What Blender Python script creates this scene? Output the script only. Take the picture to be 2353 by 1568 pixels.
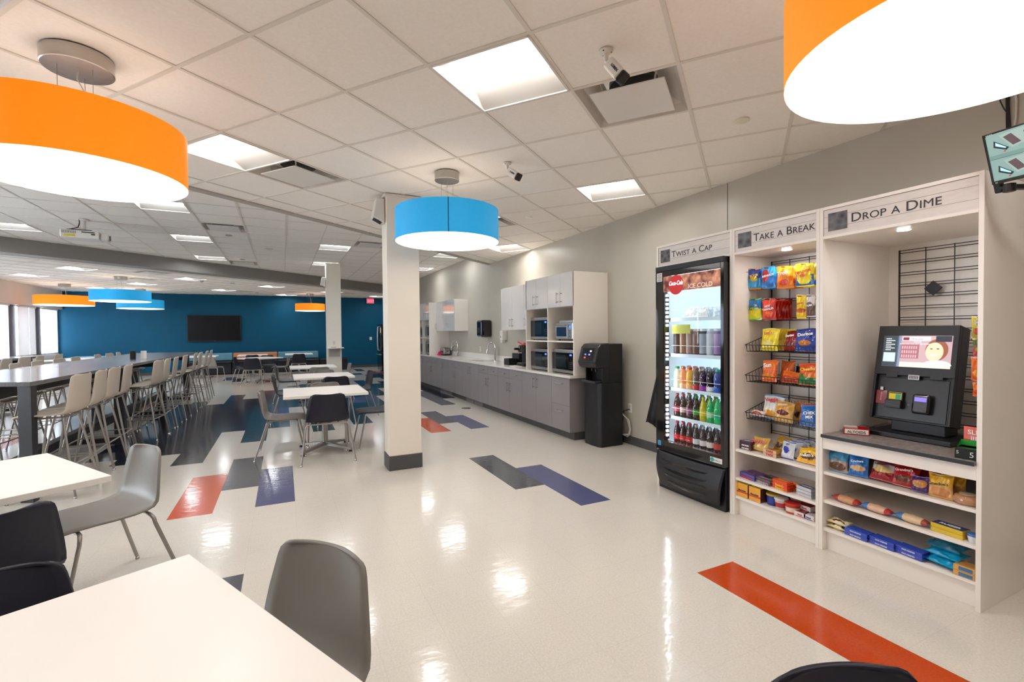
import bpy, math, random
from mathutils import Vector, Matrix
random.seed(7)
PI = math.pi
S = bpy.context.scene
for o in list(bpy.data.objects): bpy.data.objects.remove(o)

# ---------------------------------------------------------------- camera
cd = bpy.data.cameras.new('camera'); cam = bpy.data.objects.new('camera', cd); S.collection.objects.link(cam)
cd.sensor_width = 36.0; cd.lens = 1082.17 / 2353 * 36.0; cd.clip_start = .02; cd.clip_end = 200
p_, r_, y_ = -.01862, -.00889, .45093
fwd = Vector((math.sin(y_)*math.cos(p_), math.cos(y_)*math.cos(p_), math.sin(p_)))
rt = Vector((math.cos(y_), -math.sin(y_), 0)); up = rt.cross(fwd)
R2 = rt*math.cos(r_) + up*math.sin(r_); U2 = -rt*math.sin(r_) + up*math.cos(r_)
cam.matrix_world = Matrix(((R2.x, U2.x, -fwd.x, 0), (R2.y, U2.y, -fwd.y, 0), (R2.z, U2.z, -fwd.z, 1.446), (0, 0, 0, 1)))
S.camera = cam

# ---------------------------------------------------------------- world, exposure
w = bpy.data.worlds.new('daylight'); S.world = w; w.use_nodes = True
bg = w.node_tree.nodes['Background']; bg.inputs[0].default_value = (.80, .90, 1.0, 1); bg.inputs[1].default_value = 13.0
S.view_settings.view_transform = 'Standard'; S.view_settings.look = 'None'; S.view_settings.gamma = 1
S.view_settings.use_curve_mapping = False; S.view_settings.exposure = 0.61
TROFFER, DRUM, LED = 20.0, 1.9, 5.0
try:
    S.cycles.use_denoising = True; S.cycles.max_bounces = 8; S.cycles.diffuse_bounces = 6; S.cycles.glossy_bounces = 4
    S.cycles.transparent_max_bounces = 12; S.cycles.sample_clamp_indirect = 6.0
    S.cycles.caustics_reflective = False; S.cycles.caustics_refractive = False
except Exception: pass

# ---------------------------------------------------------------- materials
def lin(h):
    if not isinstance(h, str): return tuple(h)[:3]
    h = h.lstrip('#'); v = [int(h[i:i+2], 16)/255 for i in (0, 2, 4)]
    return tuple(c/12.92 if c <= .04045 else ((c+.055)/1.055)**2.4 for c in v)
MATS = {}
def mat(name, col, rough=.5, metal=0., emit=0., coat=0., var=0., scale=8., bump=0., spec=.5, trans=0., ecol=None, stretch=None):
    if name in MATS: return MATS[name]
    m = bpy.data.materials.new(name); m.use_nodes = True; nt = m.node_tree; b = nt.nodes['Principled BSDF']
    c = lin(col); b.inputs['Base Color'].default_value = (*c, 1); b.inputs['Roughness'].default_value = rough
    b.inputs['Metallic'].default_value = metal; b.inputs['Specular IOR Level'].default_value = spec
    if trans: b.inputs['Transmission Weight'].default_value = trans
    if coat: b.inputs['Coat Weight'].default_value = coat; b.inputs['Coat Roughness'].default_value = .05
    if emit:
        b.inputs['Emission Color'].default_value = (*(lin(ecol) if ecol else c), 1); b.inputs['Emission Strength'].default_value = emit
    if var or bump:
        tc = nt.nodes.new('ShaderNodeTexCoord'); n = nt.nodes.new('ShaderNodeTexNoise'); n.inputs['Scale'].default_value = scale
        n.inputs['Detail'].default_value = 4
        src = tc.outputs['Object']
        if stretch:
            mp = nt.nodes.new('ShaderNodeMapping'); mp.inputs['Scale'].default_value = stretch
            nt.links.new(src, mp.inputs[0]); src = mp.outputs[0]
        nt.links.new(src, n.inputs['Vector'])
        if var:
            r = nt.nodes.new('ShaderNodeValToRGB')
            r.color_ramp.elements[0].position = .3; r.color_ramp.elements[1].position = .7
            r.color_ramp.elements[0].color = (*[x*(1-var) for x in c], 1); r.color_ramp.elements[1].color = (*[min(1, x*(1+var)) for x in c], 1)
            nt.links.new(n.outputs['Fac'], r.inputs[0]); nt.links.new(r.outputs[0], b.inputs['Base Color'])
        if bump:
            bp = nt.nodes.new('ShaderNodeBump'); bp.inputs['Strength'].default_value = bump; bp.inputs['Distance'].default_value = .01
            nt.links.new(n.outputs['Fac'], bp.inputs['Height']); nt.links.new(bp.outputs[0], b.inputs['Normal'])
    MATS[name] = m; return m
def tile_mat(name, col, dark=.86):
    """glossy vinyl floor tile: fine chips, faint seams every 12 inches, slight waviness of the polish"""
    m = bpy.data.materials.new(name); m.use_nodes = True; nt = m.node_tree; N = nt.nodes; L = nt.links; b = N['Principled BSDF']
    c = lin(col); b.inputs['Roughness'].default_value = .16; b.inputs['Specular IOR Level'].default_value = .38
    b.inputs['Coat Weight'].default_value = .32; b.inputs['Coat Roughness'].default_value = .045
    tc = N.new('ShaderNodeTexCoord')
    n = N.new('ShaderNodeTexNoise'); n.inputs['Scale'].default_value = 95; n.inputs['Detail'].default_value = 5; n.inputs['Roughness'].default_value = .7
    L.new(tc.outputs['Object'], n.inputs['Vector'])
    r = N.new('ShaderNodeValToRGB'); r.color_ramp.elements[0].position = .34; r.color_ramp.elements[1].position = .66
    r.color_ramp.elements[0].color = (*[x*dark for x in c], 1); r.color_ramp.elements[1].color = (*[min(1, x*(2-dark)) for x in c], 1)
    L.new(n.outputs['Fac'], r.inputs[0])
    mp = N.new('ShaderNodeMapping'); mp.inputs['Location'].default_value = (-.064/.3048, -.2025/.3048, 0); mp.inputs['Scale'].default_value = (1/.3048,)*3
    L.new(tc.outputs['Object'], mp.inputs[0])
    br = N.new('ShaderNodeTexBrick'); br.offset = 0; br.squash = 1
    br.inputs['Scale'].default_value = 1; br.inputs['Mortar Size'].default_value = .0038; br.inputs['Brick Width'].default_value = 1; br.inputs['Row Height'].default_value = 1
    br.inputs['Mortar Smooth'].default_value = .3
    L.new(mp.outputs[0], br.inputs['Vector'])
    mx = N.new('ShaderNodeMixRGB'); mx.blend_type = 'MULTIPLY'; mx.inputs[2].default_value = (.88, .87, .86, 1)
    L.new(br.outputs['Fac'], mx.inputs[0]); L.new(r.outputs[0], mx.inputs[1]); L.new(mx.outputs[0], b.inputs['Base Color'])
    n2 = N.new('ShaderNodeTexNoise'); n2.inputs['Scale'].default_value = 9; n2.inputs['Detail'].default_value = 3
    mp2 = N.new('ShaderNodeMapping'); mp2.inputs['Scale'].default_value = (1, 2.2, 1); L.new(tc.outputs['Object'], mp2.inputs[0]); L.new(mp2.outputs[0], n2.inputs['Vector'])
    bp = N.new('ShaderNodeBump'); bp.inputs['Strength'].default_value = .10; bp.inputs['Distance'].default_value = .010
    L.new(n2.outputs['Fac'], bp.inputs['Height']); L.new(bp.outputs[0], b.inputs['Normal']); L.new(bp.outputs[0], b.inputs['Coat Normal'])
    return m
def glass_mat():
    m = bpy.data.materials.new('thin_glass'); m.use_nodes = True; nt = m.node_tree; N = nt.nodes; L = nt.links
    N.remove(N['Principled BSDF']); t = N.new('ShaderNodeBsdfTransparent'); g = N.new('ShaderNodeBsdfGlossy'); g.inputs['Roughness'].default_value = .02
    f = N.new('ShaderNodeFresnel'); f.inputs[0].default_value = 1.45; x = N.new('ShaderNodeMixShader')
    ge = N.new('ShaderNodeNewGeometry'); mt = N.new('ShaderNodeMath'); mt.operation = 'SUBTRACT'; mt.inputs[0].default_value = 1; L.new(ge.outputs['Backfacing'], mt.inputs[1])
    mm = N.new('ShaderNodeMath'); mm.operation = 'MULTIPLY'; L.new(f.outputs[0], mm.inputs[0]); L.new(mt.outputs[0], mm.inputs[1]); L.new(mm.outputs[0], x.inputs[0]); L.new(t.outputs[0], x.inputs[1]); L.new(g.outputs[0], x.inputs[2]); L.new(x.outputs[0], N['Material Output'].inputs[0])
    return m
def blind_mat(mix=.12):
    m = bpy.data.materials.new('blind_fabric'); m.use_nodes = True; nt = m.node_tree; N = nt.nodes; L = nt.links
    N.remove(N['Principled BSDF']); d = N.new('ShaderNodeBsdfDiffuse'); d.inputs[0].default_value = (.8, .8, .82, 1)
    t = N.new('ShaderNodeBsdfTranslucent'); t.inputs[0].default_value = (.75, .77, .82, 1); x = N.new('ShaderNodeMixShader'); x.inputs[0].default_value = mix
    L.new(d.outputs[0], x.inputs[1]); L.new(t.outputs[0], x.inputs[2]); L.new(x.outputs[0], N['Material Output'].inputs[0]); return m
GLASS = glass_mat(); BLIND = blind_mat(); BLIND2 = blind_mat(.55)
C_WALL = mat('greige_wall_paint', '#b9b3a6', .34, var=.02, scale=3)
C_TEAL = mat('teal_wall_paint', '#06506f', .55, var=.03, scale=2, spec=.2)
C_WHITEWALL = mat('white_wall_paint', '#d3cdc6', .6, var=.02, scale=3)
C_COL = mat('column_paint', '#ebe4d8', .45, var=.01, scale=3)
C_BASE = mat('rubber_base', '#4b4b4c', .5, var=.05)
C_CEIL = mat('ceiling_tile', '#f2ece5', .9, var=.025, scale=60, bump=.05)
C_GRID = mat('ceiling_grid_metal', '#dcd6cd', .5, var=.01)
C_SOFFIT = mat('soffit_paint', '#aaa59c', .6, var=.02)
C_WHITE = mat('white_laminate', '#efe8e0', .35, var=.01, scale=4)
C_TOP = mat('white_tabletop', '#f8f3ee', .32, var=.01, scale=4)
C_GLOSS = mat('gloss_white_door', '#dcd8d6', .09, coat=.6, var=.01)
C_GREY = mat('grey_laminate', '#8a8587', .42, var=.02, scale=5)
C_QUARTZ = mat('white_quartz', '#e4e0da', .12, var=.05, scale=120)
C_STEEL = mat('brushed_steel', '#b5b2ad', .28, metal=1, var=.05, scale=30, stretch=(1, 1, 12))
C_CHROME = mat('chrome', '#d8d8d8', .08, metal=1, var=.01)
C_TUBE = mat('silver_tube', '#a5a09b', .33, metal=.7, var=.03)
C_BLK = mat('black_plastic', '#131318', .42, var=.08)
C_BLKG = mat('black_gloss', '#08080c', .08, coat=.5, var=.05)
C_DARK = mat('charcoal_metal', '#26262b', .45, var=.06)
C_WOODG = mat('dark_grey_woodgrain', '#5a585b', .22, coat=.2, var=.12, scale=6, stretch=(12, 1, 1))
C_WPL = mat('white_plastic', '#dedad4', .4, var=.01)
C_EMIT = mat('troffer_lens', '#fff4e6', .5, emit=TROFFER, ecol=(1, .97, .94))
C_EMIT2 = mat('troffer_lens_cool', '#f4f8ff', .5, emit=TROFFER, ecol=(.93, .965, 1))
C_DISC = mat('drum_diffuser', '#fffaf2', .5, emit=DRUM, ecol=(1, .97, .93))
C_ORSH = mat('orange_shade_fabric', '#ee7a06', .7, emit=.42, ecol=(1, .27, .0), var=.04, scale=40)
C_BLSH = mat('blue_shade_fabric', '#148fcc', .7, emit=.26, ecol=(.02, .42, .80), var=.04, scale=40)
C_LED = mat('led_strip', '#ffffff', .5, emit=LED*5, ecol=(.86, .94, 1))
C_PUCK = mat('puck_light_lens', '#ffffff', .5, emit=110., ecol=(1, .97, .93))
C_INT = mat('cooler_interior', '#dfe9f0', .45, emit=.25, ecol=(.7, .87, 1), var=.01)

# ---------------------------------------------------------------- mesh builder
class MB:
    def __init__(s, M=None): s.v = []; s.f = []; s.m = []; s.M = M
    def add(s, vs, fs, m=0):
        b = len(s.v)
        s.v += [tuple(s.M @ Vector(v)) if s.M else tuple(v) for v in vs]
        s.f += [tuple(i+b for i in f) for f in fs]
        s.m += ([m]*len(fs) if isinstance(m, int) else list(m)); return s
    def box(s, x0, y0, z0, x1, y1, z1, m=0):
        x0, x1 = min(x0, x1), max(x0, x1); y0, y1 = min(y0, y1), max(y0, y1); z0, z1 = min(z0, z1), max(z0, z1)
        return s.add([(x0,y0,z0),(x1,y0,z0),(x1,y1,z0),(x0,y1,z0),(x0,y0,z1),(x1,y0,z1),(x1,y1,z1),(x0,y1,z1)],
                     [(0,3,2,1),(4,5,6,7),(0,1,5,4),(1,2,6,5),(2,3,7,6),(3,0,4,7)], m)
    def bar(s, a, b, w, h, m=0, upv=(0, 0, 1)):
        a, b = Vector(a), Vector(b); d = (b-a).normalized(); u = Vector(upv)
        if abs(d.dot(u)) > .99: u = Vector((1, 0, 0))
        r = d.cross(u).normalized(); u = r.cross(d).normalized(); vs = []
        for q in (a, b):
            for sx, sy in ((-1,-1),(1,-1),(1,1),(-1,1)): vs.append(q + r*sx*w/2 + u*sy*h/2)
        return s.add(vs, [(0,3,2,1),(4,5,6,7),(0,1,5,4),(1,2,6,5),(2,3,7,6),(3,0,4,7)], m)
    def cyl(s, a, b, r0, r1=None, n=16, m=0, cap=True):
        r1 = r0 if r1 is None else r1; a, b = Vector(a), Vector(b); d = (b-a).normalized()
        t = Vector((1, 0, 0)) if abs(d.x) < .9 else Vector((0, 1, 0)); u = d.cross(t).normalized(); v = d.cross(u)
        vs = [a + (u*math.cos(2*PI*i/n) + v*math.sin(2*PI*i/n))*r0 for i in range(n)] + [b + (u*math.cos(2*PI*i/n) + v*math.sin(2*PI*i/n))*r1 for i in range(n)]
        fs = [(i, (i+1) % n, n+(i+1) % n, n+i) for i in range(n)]
        if cap: fs += [tuple(range(n))[::-1], tuple(range(n, 2*n))]
        return s.add(vs, fs, m)
    def tube(s, pts, r, n=8, m=0):
        pts = [Vector(p) for p in pts]; rings = []; u = None
        for i, p in enumerate(pts):
            d = ((pts[min(i+1, len(pts)-1)] - pts[max(i-1, 0)])).normalized()
            if u is None:
                t = Vector((0, 0, 1)) if abs(d.z) < .9 else Vector((1, 0, 0)); u = d.cross(t).normalized()
            else: u = (u - d*u.dot(d)).normalized()
            v = d.cross(u); rings.append([p + (u*math.cos(2*PI*k/n) + v*math.sin(2*PI*k/n))*r for k in range(n)])
        vs = [v for g in rings for v in g]; fs = []
        for i in range(len(pts)-1):
            for k in range(n): fs.append((i*n+k, i*n+(k+1) % n, (i+1)*n+(k+1) % n, (i+1)*n+k))
        fs += [tuple(range(n))[::-1], tuple(range(len(vs)-n, len(vs)))]
        return s.add(vs, fs, m)
    def lathe(s, prof, n=20, c=(0, 0, 0), m=0, cap=True):
        vs = [(c[0]+r*math.cos(2*PI*k/n), c[1]+r*math.sin(2*PI*k/n), c[2]+z) for r, z in prof for k in range(n)]; fs = []; ms = []
        for i in range(len(prof)-1):
            for k in range(n):
                fs.append((i*n+k, i*n+(k+1) % n, (i+1)*n+(k+1) % n, (i+1)*n+k)); ms.append(m if isinstance(m, int) else m[i])
        if cap:
            fs += [tuple(range(n))[::-1], tuple(range(len(vs)-n, len(vs)))]; ms += [ms[0], ms[-1]]
        return s.add(vs, fs, ms)
    def prism(s, poly, z0, z1, m=0):
        n = len(poly); a = sum(poly[i][0]*poly[(i+1) % n][1]-poly[(i+1) % n][0]*poly[i][1] for i in range(n))
        if a < 0: poly = poly[::-1]
        vs = [(x, y, z0) for x, y in poly] + [(x, y, z1) for x, y in poly]
        return s.add(vs, [tuple(range(n))[::-1], tuple(range(n, 2*n))] + [(i, (i+1) % n, n+(i+1) % n, n+i) for i in range(n)], m)
    def grid(s, fn, nu, nv, mf=None, m=0):
        vs = [fn(i/nu, j/nv) for j in range(nv+1) for i in range(nu+1)]; fs = []; ms = []
        for j in range(nv):
            for i in range(nu):
                a = j*(nu+1)+i; fs.append((a, a+1, a+nu+2, a+nu+1)); ms.append(mf((i+.5)/nu, (j+.5)/nv) if mf else m)
        return s.add(vs, fs, ms)
    def build(s, name, mats, parent=None, smooth=None, bevel=0, seg=2, solid=0, subsurf=0):
        me = bpy.data.meshes.new(name); me.from_pydata(s.v, [], s.f)
        for k in (mats if isinstance(mats, (list, tuple)) else [mats]): me.materials.append(k)
        me.polygons.foreach_set('material_index', s.m); me.update()
        if smooth:
            me.polygons.foreach_set('use_smooth', [True]*len(me.polygons)); me.set_sharp_from_angle(angle=math.radians(smooth))
        o = bpy.data.objects.new(name, me); S.collection.objects.link(o)
        if parent: o.parent = parent
        if solid: k = o.modifiers.new('solid', 'SOLIDIFY'); k.thickness = solid; k.offset = 0
        if subsurf: k = o.modifiers.new('sub', 'SUBSURF'); k.levels = subsurf; k.render_levels = subsurf
        if bevel: k = o.modifiers.new('bevel', 'BEVEL'); k.width = bevel; k.segments = seg; k.limit_method = 'ANGLE'; k.angle_limit = .6
        return o
def tag(o, label=None, cat=None, group=None, kind=None):
    if label: o['label'] = label
    if cat: o['category'] = cat
    if group: o['group'] = group
    if kind: o['kind'] = kind
    return o
def thing(name, label, cat, loc=(0, 0, 0), rz=0., group=None):
    o = bpy.data.objects.new(name, None); S.collection.objects.link(o); o.location = loc; o.rotation_euler = (0, 0, rz)
    o.empty_display_size = .05; return tag(o, label, cat, group)
def kids(o): return [c for c in bpy.data.objects if c.parent == o]
def dup(o, loc, rz, label, group=None, tree=None):
    def cp(src, par):
        c = src.copy(); S.collection.objects.link(c); c.parent = par
        for k in KID.get(src.name, []): cp(k, c)
        return c
    if o.name not in KID: index(o)
    c = cp(o, None); c.location = loc; c.rotation_euler = (0, 0, rz); c['label'] = label
    if group: c['group'] = group
    return c
KID = {}
def index(o):
    ks = kids(o); KID[o.name] = ks
    for k in ks: index(k)
def frame(o, right, upv):
    """matrix whose x = right, y = up, z = outward"""
    r = Vector(right).normalized(); u = Vector(upv).normalized(); n = r.cross(u)
    return Matrix(((r.x, u.x, n.x, o[0]), (r.y, u.y, n.y, o[1]), (r.z, u.z, n.z, o[2]), (0, 0, 0, 1)))
def text(name, s, size, M, m, parent=None, ext=.0006, bold=0., small=False, align='LEFT', shear=0., sx=1., fit=None):
    c = bpy.data.curves.new(name, 'FONT'); c.body = s; c.size = size; c.extrude = ext; c.offset = bold; c.align_x = align; c.shear = shear
    c.resolution_u = 3
    if small:
        c.small_caps_scale = .78
        for i, f in enumerate(c.body_format): f.use_small_caps = True
    t = bpy.data.objects.new(name, c); S.collection.objects.link(t)
    dg = bpy.context.evaluated_depsgraph_get(); me = bpy.data.meshes.new_from_object(t.evaluated_get(dg)); me.name = name
    bpy.data.objects.remove(t); bpy.data.curves.remove(c)
    if fit:
        xs = [v.co.x for v in me.vertices]; ys = [v.co.y for v in me.vertices]
        me.transform(Matrix.Diagonal((fit[0]/(max(xs)-min(xs)), fit[1]/(max(ys)-min(ys)), 1, 1)) @ Matrix.Translation((-min(xs), -min(ys), 0)))
    me.transform(M @ Matrix.Scale(sx, 4, (1, 0, 0))); me.materials.clear(); me.materials.append(m)
    o = bpy.data.objects.new(name, me); S.collection.objects.link(o)
    if parent: o.parent = parent
    return o

# ---------------------------------------------------------------- room directions
AZ = math.radians(52.28)
dA = Vector((math.sin(AZ), math.cos(AZ))); dB = Vector((math.cos(AZ), -math.sin(AZ)))
XR, XL, YB, YF = 3.97, -6.85, 21.0, -4.0
def clip(poly, a, b, c):                       # keep a*x+b*y <= c
    out = []
    for i in range(len(poly)):
        p, q = poly[i], poly[(i+1) % len(poly)]; dp, dq = a*p[0]+b*p[1]-c, a*q[0]+b*q[1]-c
        if dp <= 0: out.append(p)
        if (dp < 0 < dq) or (dq < 0 < dp):
            t = dp/(dp-dq); out.append((p[0]+t*(q[0]-p[0]), p[1]+t*(q[1]-p[1])))
    return out
# ================================================================ FLOOR
TS = .3048; OX, OY = .064, .2025
PAT = []   # (x index, y from, y to, colour)
def P(c, x, a, b): PAT.append((x, a, b, c))
P(1, 7, -6, 6); P(3, 7, 10, 14); P(2, 6, 12, 16); P(3, -1, 14, 18); P(2, -2, 16, 20); P(1, -3, 14, 18); P(2, -2, 6, 10)
P(1, 6, 21, 25); P(2, 7, 23, 27); P(3, 8, 21, 25); P(2, 9, 29, 37); P(4, 10, 32, 36); P(4, 10, 36, 48); P(2, 11, 36, 44)
P(4, -7, 22, 38); P(4, -6, 21, 39); P(4, -5, 22, 37); P(4, -4, 20, 42); P(4, -3, 26, 39); P(5, -2, 23, 44); P(5, -1, 26, 44); P(3, -1, 30, 33)
P(5, 0, 33, 45); P(5, 1, 24, 28); P(5, 1, 32, 46); P(5, 2, 28, 44); P(5, 3, 25, 50); P(5, 4, 28, 43); P(3, 4, 33, 36); P(5, 5, 30, 41); P(3, 5, 34, 37)
P(5, 6, 36, 49); P(5, 7, 41, 45); P(5, 7, 56, 58); P(5, 8, 43, 47); P(5, 8, 51, 55); P(5, 8, 61, 65); P(5, 9, 48, 56); P(1, 9, 56, 60); P(1, 10, 54, 58)
P(3, -6, 56, 60); P(4, -5, 54, 58); P(1, -2, 52, 56); P(2, 1, 46, 48); P(2, 0, 46, 47); P(0, 0, 22, 23)
P(1, -12, 26, 30); P(3, -13, 32, 36); P(1, -9, 36, 40); P(4, -10, 44, 48)
C_F = [tile_mat('floor_tile_light', '#d6d0c6', .92), tile_mat('floor_tile_orange', '#c04408'), tile_mat('floor_tile_grey', '#52545c'),
       tile_mat('floor_tile_periwinkle', '#555a7e'), tile_mat('floor_tile_slate', '#1c202d'), tile_mat('floor_tile_teal', '#1f404f')]
cell = {}
for x, a, b, c in PAT:
    for y in range(a, b): cell[(x, y)] = c
f = MB(); X0, X1, Y0, Y1 = -23, 13, -14, 69
idx = {}
def fv(i, j):
    k = (i, j)
    if k not in idx:
        idx[k] = len(f.v); f.v.append((max(XL-.15, min(XR, OX+i*TS)), max(YF, min(YB, OY+j*TS)), 0.))
    return idx[k]
for i in range(X0, X1):
    for j in range(Y0, Y1):
        f.f.append((fv(i, j), fv(i+1, j), fv(i+1, j+1), fv(i, j+1))); f.m.append(cell.get((i, j), 0))
tag(f.build('floor', C_F), kind='structure')
tag(MB().box(XL-1, YF-.3, -.25, XR+.3, YB+.3, -.004).build('floor_slab', C_BASE), kind='structure')

# ================================================================ WALLS
b = MB(); b.box(XR, YF-.2, 0, XR+.15, YB+.2, 3.6); tag(b.build('wall_right', C_WALL), kind='structure')
b = MB(); b.box(XR-.0015, 3.276, 0, XR, 3.282, 2.9); b.box(XR-.0015, -.4, 0, XR, -.394, 2.9); tag(b.build('trim_1', C_BASE), kind='structure')   # panel joint
b = MB(); b.box(XL-.3, YB, 0, XR, YB+.15, 3.6); tag(b.build('wall_back', C_TEAL), kind='structure')
b = MB()
for x in (.56, -3.9, 3.0): b.box(x-.003, YB-.0015, .1, x+.003, YB, 2.97)
tag(b.build('trim_2', mat('teal_joint', '#0c3c58', .6)), kind='structure')
b = MB(); b.box(XL-.3, YF-.15, 0, XR, YF, 3.6); tag(b.build('wall_front', C_WHITEWALL), kind='structure')
# window wall: piers between the window openings
WC = [20.27 - 1.55*k for k in range(11)]
b = MB(); b.box(XL-.09, YF, 0, XL, YB, .87); b.box(XL-.09, YF, 2.35, XL+.12, YB, 3.6)
prev = YB
tag(b.build('wall_left', C_WHITEWALL), kind='structure')
b = MB()
for c in WC:
    b.box(XL-.09, c+.52, .87, XL-.01, prev, 2.35); prev = c-.52
b.box(XL-.09, YF, .87, XL-.01, prev, 2.35)
tag(b.build('trim_3', mat('dark_window_pier', '#4a3f42', .5, var=.04)), kind='structure')
for k, c in enumerate(WC):
    o = MB().box(XL-.062, c-.515, .88, XL-.056, c+.515, 2.34).build('window_%d' % (k+1), GLASS); tag(o, kind='structure')
    fr = MB()
    for (y0, y1, z0, z1) in ((c-.52, c-.49, .87, 2.35), (c+.49, c+.52, .87, 2.35), (c-.49, c+.49, .87, .90), (c-.49, c+.49, 2.32, 2.35)):
        fr.box(XL-.08, y0, z0, XL-.03, y1, z1)
    fr.build('window_frame', C_DARK, o)
# baseboards
def base(name, x0, y0, x1, y1): tag(MB().box(x0, y0, 0, x1, y1, .105).build(name, C_BASE), kind='structure')
base('baseboard_right', XR-.012, 3.40, XR, 5.19); base('baseboard_right', XR-.012, YF, XR, 1.09); base('baseboard_right', XR-.012, 18.9, XR, YB)
base('baseboard_back', XL, YB-.012, XR-.012, YB); base('baseboard_left', XL, YF, XL+.012, YB-.012)

# column near the middle and column beyond
def column(x0, y0, x1, y1, h, kick):
    o = MB().box(x0, y0, 0, x1, y1, h).build('column', C_COL, bevel=.004); tag(o, kind='structure')
    if kick:
        e = .008; MB().box(x0-e, y0-e, 0, x1+e, y1+e, .155).build('column_base', C_BASE, o, bevel=.006)
        e2 = .022; MB().box(x0-e2, y0-e2, h-.026, x1+e2, y1+e2, h-.004).build('column_collar', C_GRID, o)
    return o
column(.977, 4.985, 1.318, 5.245, 2.9, True)
column(.965, 12.5, 1.30, 12.83, 3.21, True)

# ================================================================ CEILINGS
def ceiling(region, org, du, dv, s, z, holes, name, bar=.022):
    """lay-in tile ceiling: tiles a touch above the grid bars, cut to the region; holes = cells left open"""
    t = MB(); g = MB(); o3 = Vector(org)
    us = [(Vector(p)-o3).dot(du)/s for p in region]; vs = [(Vector(p)-o3).dot(dv)/s for p in region]
    n = len(region); ar = sum(region[i][0]*region[(i+1) % n][1]-region[(i+1) % n][0]*region[i][1] for i in range(n))
    reg = region if ar > 0 else region[::-1]
    def cutpoly(poly):
        for i in range(n):
            p, q = reg[i], reg[(i+1) % n]; ex, ey = q[0]-p[0], q[1]-p[1]
            poly = clip(poly, ey, -ex, ey*p[0]-ex*p[1])
            if len(poly) < 3: return []
        return poly
    def W(u, v): p = o3 + du*(u*s) + dv*(v*s); return (p.x, p.y)
    for i in range(math.floor(min(us))-1, math.ceil(max(us))+1):
        for j in range(math.floor(min(vs))-1, math.ceil(max(vs))+1):
            e = bar/s/2*.9
            if (i, j) not in holes:
                poly = cutpoly([W(i+e, j+e), W(i+1-e, j+e), W(i+1-e, j+1-e), W(i+e, j+1-e)])
                if len(poly) >= 3:
                    m = len(poly); t.add([(x, y, z+.006) for x, y in poly], [tuple(range(m))])
    hb = bar/s/2
    for i in range(math.floor(min(us))-1, math.ceil(max(us))+2):
        poly = cutpoly([W(i-hb, min(vs)-1), W(i+hb, min(vs)-1), W(i+hb, max(vs)+1), W(i-hb, max(vs)+1)])
        if len(poly) >= 3: g.prism(poly, z, z+.012)
    for j in range(math.floor(min(vs))-1, math.ceil(max(vs))+2):
        poly = cutpoly([W(min(us)-1, j-hb), W(max(us)+1, j-hb), W(max(us)+1, j+hb), W(min(us)-1, j+hb)])
        if len(poly) >= 3: g.prism(poly, z+.0004, z+.012)
    o = t.build(name, C_CEIL); tag(o, kind='structure'); gg = g.build('ceiling_grid', C_GRID, o)
    return W
FULL = [(XL, YF), (XR, YF), (XR, YB), (XL, YB)]
GS = .6096
mainP = clip(FULL, -dB.x, -dB.y, 4.87)
midP = clip(clip(FULL, dB.x, dB.y, -4.90), -dB.x, -dB.y, 11.75)
farP = clip(FULL, dB.x, dB.y, -12.28)
mainO = dA*1.51076 + dB*(-2.16102); midO = Vector((.055, 10.0)); ex = Vector((1, 0)); ey = Vector((0, 1))
farC = Vector((-.33, 16.85)); farO = farC - dA*GS/2 - dB*GS/2
MH = {'light': [(1,1),(1,-3),(5,1),(9,-3),(5,-3),(-3,1),(-3,-3),(1,5),(-3,5)], 'vent': [(2,2),(2,-3),(6,-2),(-2,-2)]}  # the last lights of the list are unseen, added for illumination
SH = {'light': [(i, j) for i in (-11, -7, -3, 1, 5) for j in (-8, -4, 0, 4)], 'vent': [(-2,-2),(-2,5),(2,-1)]}
FH = {'light': [(4*i, 4*j) for i in range(-3, 4) for j in range(-3, 4)], 'vent': [(1,-4),(3,-2),(5,0),(-6,1),(-5,-2)]}
def inside(W, c, region, mg=.0):
    n = len(region); ar = sum(region[i][0]*region[(i+1) % n][1]-region[(i+1) % n][0]*region[i][1] for i in range(n)); sg = 1 if ar > 0 else -1
    for a in ((0,0),(1,0),(0,1),(1,1)):
        x, y = W(c[0]+a[0], c[1]+a[1])
        for i in range(n):
            p, q = region[i], region[(i+1) % n]
            L = math.hypot(q[0]-p[0], q[1]-p[1])
            if sg*((q[0]-p[0])*(y-p[1])-(q[1]-p[1])*(x-p[0]))/L < mg: return False
    return True
def mkW(o3, du, dv): return lambda u, v: tuple(o3 + du*(u*GS) + dv*(v*GS))
WS = []
for region, org, du, dv, z, H, nm in ((mainP, mainO, dA, dB, 2.9, MH, 'ceiling'), (midP, midO, ex, ey, 3.21, SH, 'ceiling'), (farP, farO, dA, dB, 2.97, FH, 'ceiling')):
    Wf = mkW(org, du, dv)
    H = {k: [c for c in v if inside(Wf, c, region)] for k, v in H.items()}
    ceiling(region, org, du, dv, GS, z, set(H['light']) | set(H['vent']), nm)
    WS.append((Wf, H, z, du, dv))
tag(MB().box(XL-.25, YF-.2, 3.45, XR+.1, YB+.2, 3.6).build('ceiling_deck', C_SOFFIT), kind='structure')
# edge of the near ceiling: a soffit strip with a face up to the higher ceiling; beam beyond
def strip(c0, c1, z0, z1, name, m):
    poly = clip(clip(FULL, dB.x, dB.y, c0), -dB.x, -dB.y, -c1)
    tag(MB().prism(poly, z0, z1).build(name, m), kind='structure')
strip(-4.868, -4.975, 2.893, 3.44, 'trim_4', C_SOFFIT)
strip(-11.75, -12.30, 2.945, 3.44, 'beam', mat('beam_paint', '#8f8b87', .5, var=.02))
strip(-12.14, -12.30, 2.940, 2.9448, 'trim_5', C_COL)

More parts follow.
